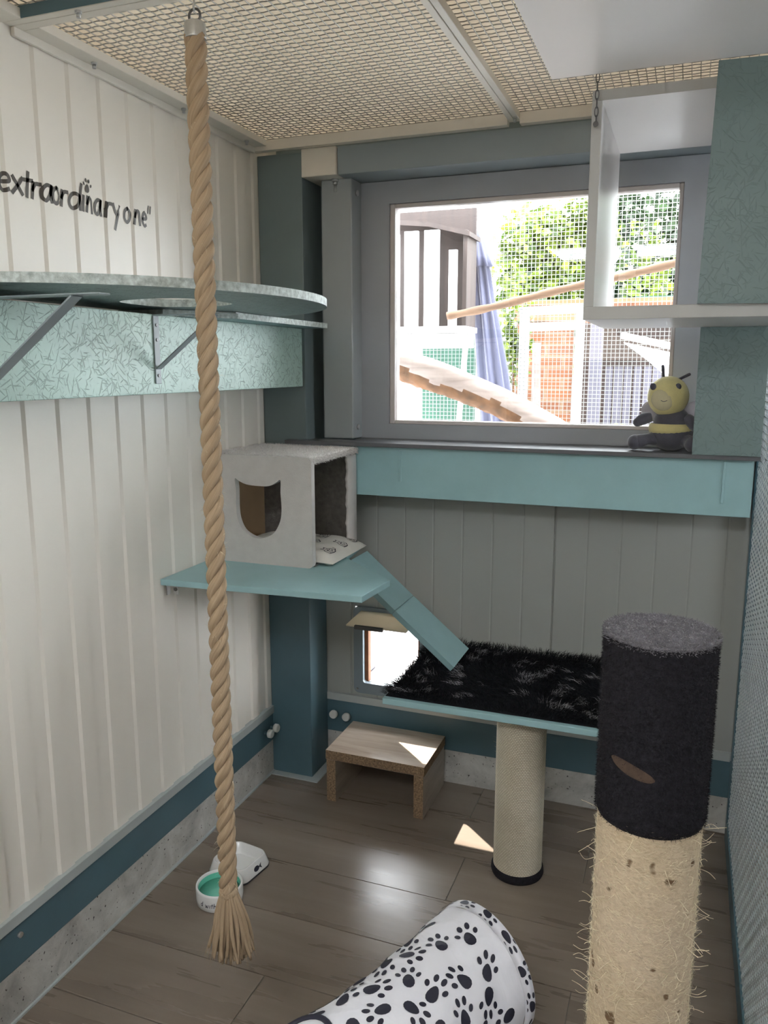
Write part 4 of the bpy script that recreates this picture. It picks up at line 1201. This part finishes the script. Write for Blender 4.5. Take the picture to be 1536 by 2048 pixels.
def wood_log():
    m_ = MB(); pts = cr([(-1.75, 3.05, 1.72), (-1.35, 3.12, 1.595), (-1.145, 3.16, 1.522), (-.85, 3.2, 1.415), (-.55, 3.24, 1.27), (-.2, 3.3, 1.03), (.4, 3.4, .55), (1.1, 3.5, -.03)], 14); N = len(pts)
    b0 = len(m_.v); n = 26
    for i, p in enumerate(pts):
        t = (pts[min(i+1, N-1)]-pts[max(i-1, 0)]).normalized(); sd = Vector((0, 1, 0)); sd = (sd-t*sd.dot(t)).normalized(); up = sd.cross(t) if sd.cross(t).z > 0 else -sd.cross(t)
        for k in range(n):
            a = 2*pi*k/n; rr = .060*(1+.05*sin(3*a+i*.2)+.03*sin(7*a+i*.6)+.05*sin(i*.23))
            if sin(a) < -.1: rr *= 1+.06*sin(i*2.1+k*3.3)
            m_.v.append(tuple(p+sd*rr*cos(a)+up*rr*sin(a)))
    for i in range(N-1):
        for k in range(n):
            m_.f.append([b0+i*n+k, b0+i*n+(k+1) % n, b0+(i+1)*n+(k+1) % n, b0+(i+1)*n+k]); m_.sm.append(True); m_.uv.append(None)
            m_.mi.append(1 if sin(2*pi*(k+.5)/n) < -.12+.25*sin(i*.3) else 0)
    m_.f += [[b0+k for k in range(n-1, -1, -1)], [b0+(N-1)*n+k for k in range(n)]]; m_.mi += [0, 0]; m_.sm += [False]*2; m_.uv += [None]*2
    tag(m_.build('climbing_log', ['log_wood', 'bark'], origin=(-.85, 3.2, 1.4)), 'thick slanting log with peeling bark just outside the window', 'log')
wood_log()
m_ = MB(); P = cr([(-.985, 3.38, 1.712), (-.8, 3.4, 1.745), (-.55, 3.4, 1.80), (-.3, 3.4, 1.848), (-.08, 3.4, 1.893), (.25, 3.42, 1.97)], 8)
m_.tube(P, [.0165+.002*sin(i*1.3) for i in range(len(P))], 12); tag(m_.build('perch_branch', 'branch', origin=(-.5, 3.4, 1.8)), 'thin brown perch branch crossing outside the window', 'branch')

def playhouse():
    y = 3.62
    root = thing('hanging_playhouse', (-1.3, y, 1.68), 'dark brown timber cat playhouse with white slats outside the window', 'playhouse')
    def bx(nm, q, mt): b = MB(); b.box(*q); b.build(nm, mt, root, bevel=.002)
    bx('back_wall', (-1.9, -.965, y+.15, y+.17, 1.68, 2.22), 'timber_brown'); bx('side_wall', (-.985, -.965, y+.0, y+.15, 1.68, 2.10), 'timber_brown')
    bx('floor_board', (-1.9, -.955, y-.06, y+.17, 1.655, 1.68), 'timber_white')
    m_ = MB(); m_.prism([(-1.9, 2.20), (-1.14, 2.12), (-.95, 2.07), (-.95, 2.09), (-1.14, 2.14), (-1.9, 2.23)], 0, .20, mat=Matrix(((1, 0, 0, 0), (0, 0, 1, y-.02), (0, 1, 0, 0), (0, 0, 0, 1)))); m_.build('roof_board', 'timber_brown', root)
    for x, wd, z1, dy in ((-1.31, .08, 2.09, -.05), (-1.213, .066, 2.10, -.05), (-1.117, .070, 2.10, -.05), (-1.016, .038, 2.01, -.055)):
        b = MB(); b.box(x-wd/2, x+wd/2, y+dy, y+dy+.018, 1.68, z1); b.build('slat', 'timber_white', root, bevel=.002)
    beam('support_beam', (-1.9, y+.1, 1.615), (-.96, y+.1, 1.615), .07, .06, 'timber_white', parent=root)
    beam('support_post', (-1.26, y+.1, 0), (-1.26, y+.1, 1.58), .05, .05, 'timber_white', parent=root)
playhouse()
def parasol():
    X, Y = -.995, 3.895
    root = thing('folded_parasol', (X, Y, 0), 'folded blue grey parasol standing by the wire fence', 'parasol')
    m_ = MB(); n = 48; prof = [(.012, 2.14), (.028, 2.09), (.045, 2.02), (.052, 1.97), (.038, 1.97), (.046, 1.82), (.066, 1.5), (.082, 1.1), (.084, .75), (.05, .7)]
    vs = []
    for r, z in prof:
        for k in range(n):
            a = 2*pi*k/n; rr = r*(1+(.2 if z < 1.975 else .1)*cos(8*a)); vs.append((X+(2.14-z)*.14+rr*cos(a), Y+rr*sin(a), z))
    m_.add(vs, [(i*n+k, (i+1)*n+k, (i+1)*n+(k+1) % n, i*n+(k+1) % n) for i in range(len(prof)-1) for k in range(n)]+[tuple(range(n))], smooth=True); m_.build('canopy', 'parasol', root)
    m_ = MB(); m_.cyl((X+.3, Y, 0), (X-.003, Y, 2.16), .012, 14); m_.build('pole', 'timber_white', root)
    m_ = MB(); m_.lathe([(.09, -.02), (.09, .03), (.03, .06), (.02, .2)], (X+.297, Y, 0), 30); m_.build('base', 'slat_grey', root)
parasol()
beam('leaning_plank', (-1.21, 4.07, -.05), (-1.085, 4.12, 1.78), .085, .02, 'timber_white', 'pale plank leaning behind the fence beside the parasol', 'plank')
beam('weathered_stake', (-.67, 4.07, -.05), (-.745, 4.2, 1.62), .035, .035, 'log_wood', 'grey weathered stake standing before the brick shelter', 'stake')
b = MB(); b.box(-1.46, -1.14, 4.50, 4.51, -.02, 1.668); b.box(-1.48, -1.12, 4.49, 4.52, 1.668, 1.71, 1); tag(b.build('green_screen', ['net_green', 'timber_white'], origin=(-1.25, 4.3, .3)), 'dark green privacy screen behind the lower wire fence', 'screen')
def shelter():
    root = thing('brick_shelter', (-.6, 4.9, 0), 'small orange brick shelter under a timber roof in the garden', 'shelter')
    b = MB(); b.box(-.98, -.66, 4.85, 4.98, 0, 1.78); b.build('brick_wall', 'brick', root)
    b = MB(); b.box(-.66, .2, 5.3, 5.36, 0, 1.85); b.build('rear_wall', 'timber_brown', root)
    beam('roof_beam', (-.98, 4.82, 1.80), (-.25, 4.82, 1.76), .09, .06, 'timber_orange', parent=root)
    b = MB(); b.box(-1.0, .2, 4.8, 5.4, 1.85, 1.88); b.build('roof_sheet', 'timber_orange', root)
    beam('corner_post', (-.505, 4.75, 0), (-.505, 4.75, 1.80), .065, .065, 'slat_grey', parent=root)
    for x in frange(-.45, .1, .055):
        b = MB(); b.box(x-.021, x+.021, 5.0, 5.02, .2, 1.50); b.build('slat', 'slat_grey', root)
shelter()
m_ = MB(); T = [(-.33, 4.42, 1.655), (.35, 4.5, 1.50)]
vs = []; nx, nz = 16, 12
for i in range(nx+1):
    for j in range(nz+1):
        u, v = i/nx, j/nz; tp = Vector(T[0]).lerp(Vector(T[1]), u)
        vs.append((tp.x+.26*v*(1-u), tp.y-.10*v+.012*sin(u*25+v*3), tp.z-.03-.75*v*(.25+.75*u)))
m_.add(vs, [(i*(nz+1)+j, i*(nz+1)+j+1, (i+1)*(nz+1)+j+1, (i+1)*(nz+1)+j) for i in range(nx) for j in range(nz)], smooth=True)
o = m_.build('tarpaulin', 'tarp', origin=(0, 4.4, 1.2)); tag(o, 'white tarpaulin hanging from a pale pole behind the fence', 'tarpaulin'); md = o.modifiers.new('thick', 'SOLIDIFY'); md.thickness = .004
m_ = MB(); m_.tube([(-.345, 4.41, 1.66), (.4, 4.5, 1.49)], .018, 12); tag(m_.build('tarpaulin_pole', 'timber_white', origin=(0, 4.45, 1.6)), 'pale pole carrying the white tarpaulin in the garden', 'pole')
b = MB(); b.box(-.36, .5, 5.60, 5.615, 1.5, 1.95); b.box(-.37, .5, 5.585, 5.60, 1.62, 1.64, 1); tag(b.build('green_net', ['net_green', 'timber_white'], origin=(0, 5.6, 1.5)), 'green shade net stretched behind the brick shelter', 'net')
def bush(c, rad, n, ls, label, mat, seed, trunk_r=.03, cat='bush'):
    random.seed(seed); c = Vector(c)
    root = thing('garden_bush', (c.x, c.y, 0), label, cat, 'bushes behind the wire fence')
    m_ = MB(); cl = [(Vector((random.gauss(0, .45), random.gauss(0, .4), random.gauss(0, .45))), random.uniform(.25, .5)) for _ in range(26)]
    for k in range(n):
        q, cr_ = random.choice(cl)
        p = q+Vector((random.gauss(0, 1), random.gauss(0, 1), random.gauss(0, 1))).normalized()*cr_*random.random()**.4
        p = Vector((c.x+p.x*rad[0], c.y+p.y*rad[1], c.z+p.z*rad[2]))
        d = Vector((random.gauss(0, 1), random.gauss(0, 1), random.gauss(-.2, .6))).normalized(); s1 = d.orthogonal().normalized()
        s1 = (s1*cos(k)+d.cross(s1)*sin(k)); L = ls*random.uniform(.6, 1.3)
        m_.add([p, p+d*L*.5+s1*L*.32, p+d*L, p+d*L*.5-s1*L*.32], [(0, 1, 2, 3)])
    o = m_.build('foliage', mat, root); o['kind'] = 'stuff'
    m_ = MB(); m_.tube(cr([(c.x, c.y, -.05), (c.x+.03, c.y, c.z*.5), (c.x, c.y, c.z)], 4), [trunk_r]*9, 8); m_.build('trunk', 'bark', root)
bush((-1.02, 6.0, 2.2), (.40, .35, .62), 4200, .085, 'sunlit green bush towering behind the folded parasol', 'leaf', 1)
bush((.42, 6.35, 2.3), (.46, .35, .76), 5200, .085, 'dense green bush seen through the white cube shelf', 'leaf', 2)
bush((-.45, 8.6, 2.3), (1.3, .45, 1.0), 5600, .12, 'darker green bush between and behind two sunlit bushes', 'leaf_dark', 4)
bush((-.90, 4.35, 1.62), (.09, .08, .28), 420, .05, 'small leafy climber growing up beside the door post of the fence', 'leaf', 5, .008, 'climber')
def agave():
    X, Y = -.33, 4.2
    root = thing('garden_plant', (X, Y, 0), 'bright green broad leaved plant in front of grey slats', 'plant')
    m_ = MB(); m_.tube([(X, Y, -.05), (X, Y, 1.22)], .008, 8); m_.build('stem', 'leaf', root)
    for a, L in ((.1, .13), (2.9, .14), (1.2, .10), (4.4, .11), (5.4, .12), (3.6, .1)):
        lf = MB(); d = Vector((cos(a), sin(a)*.5, .25)); sd = Vector((-sin(a)*.3, cos(a), .6)).normalized(); vs = []
        for i in range(7):
            t = i/6; p = Vector((X, Y, 1.20))+d*L*t+Vector((0, 0, -.09*t*t)); wv = .026*sin(pi*min(.98, t+.05)); vs += [p-sd*wv, p+sd*wv]
        lf.add(vs, [(2*i, 2*i+2, 2*i+3, 2*i+1) for i in range(6)], smooth=True); lf.build('leaf_blade', 'leaf', root)
agave()

for o in bpy.data.objects:
    if '_w' in o: del o['_w']
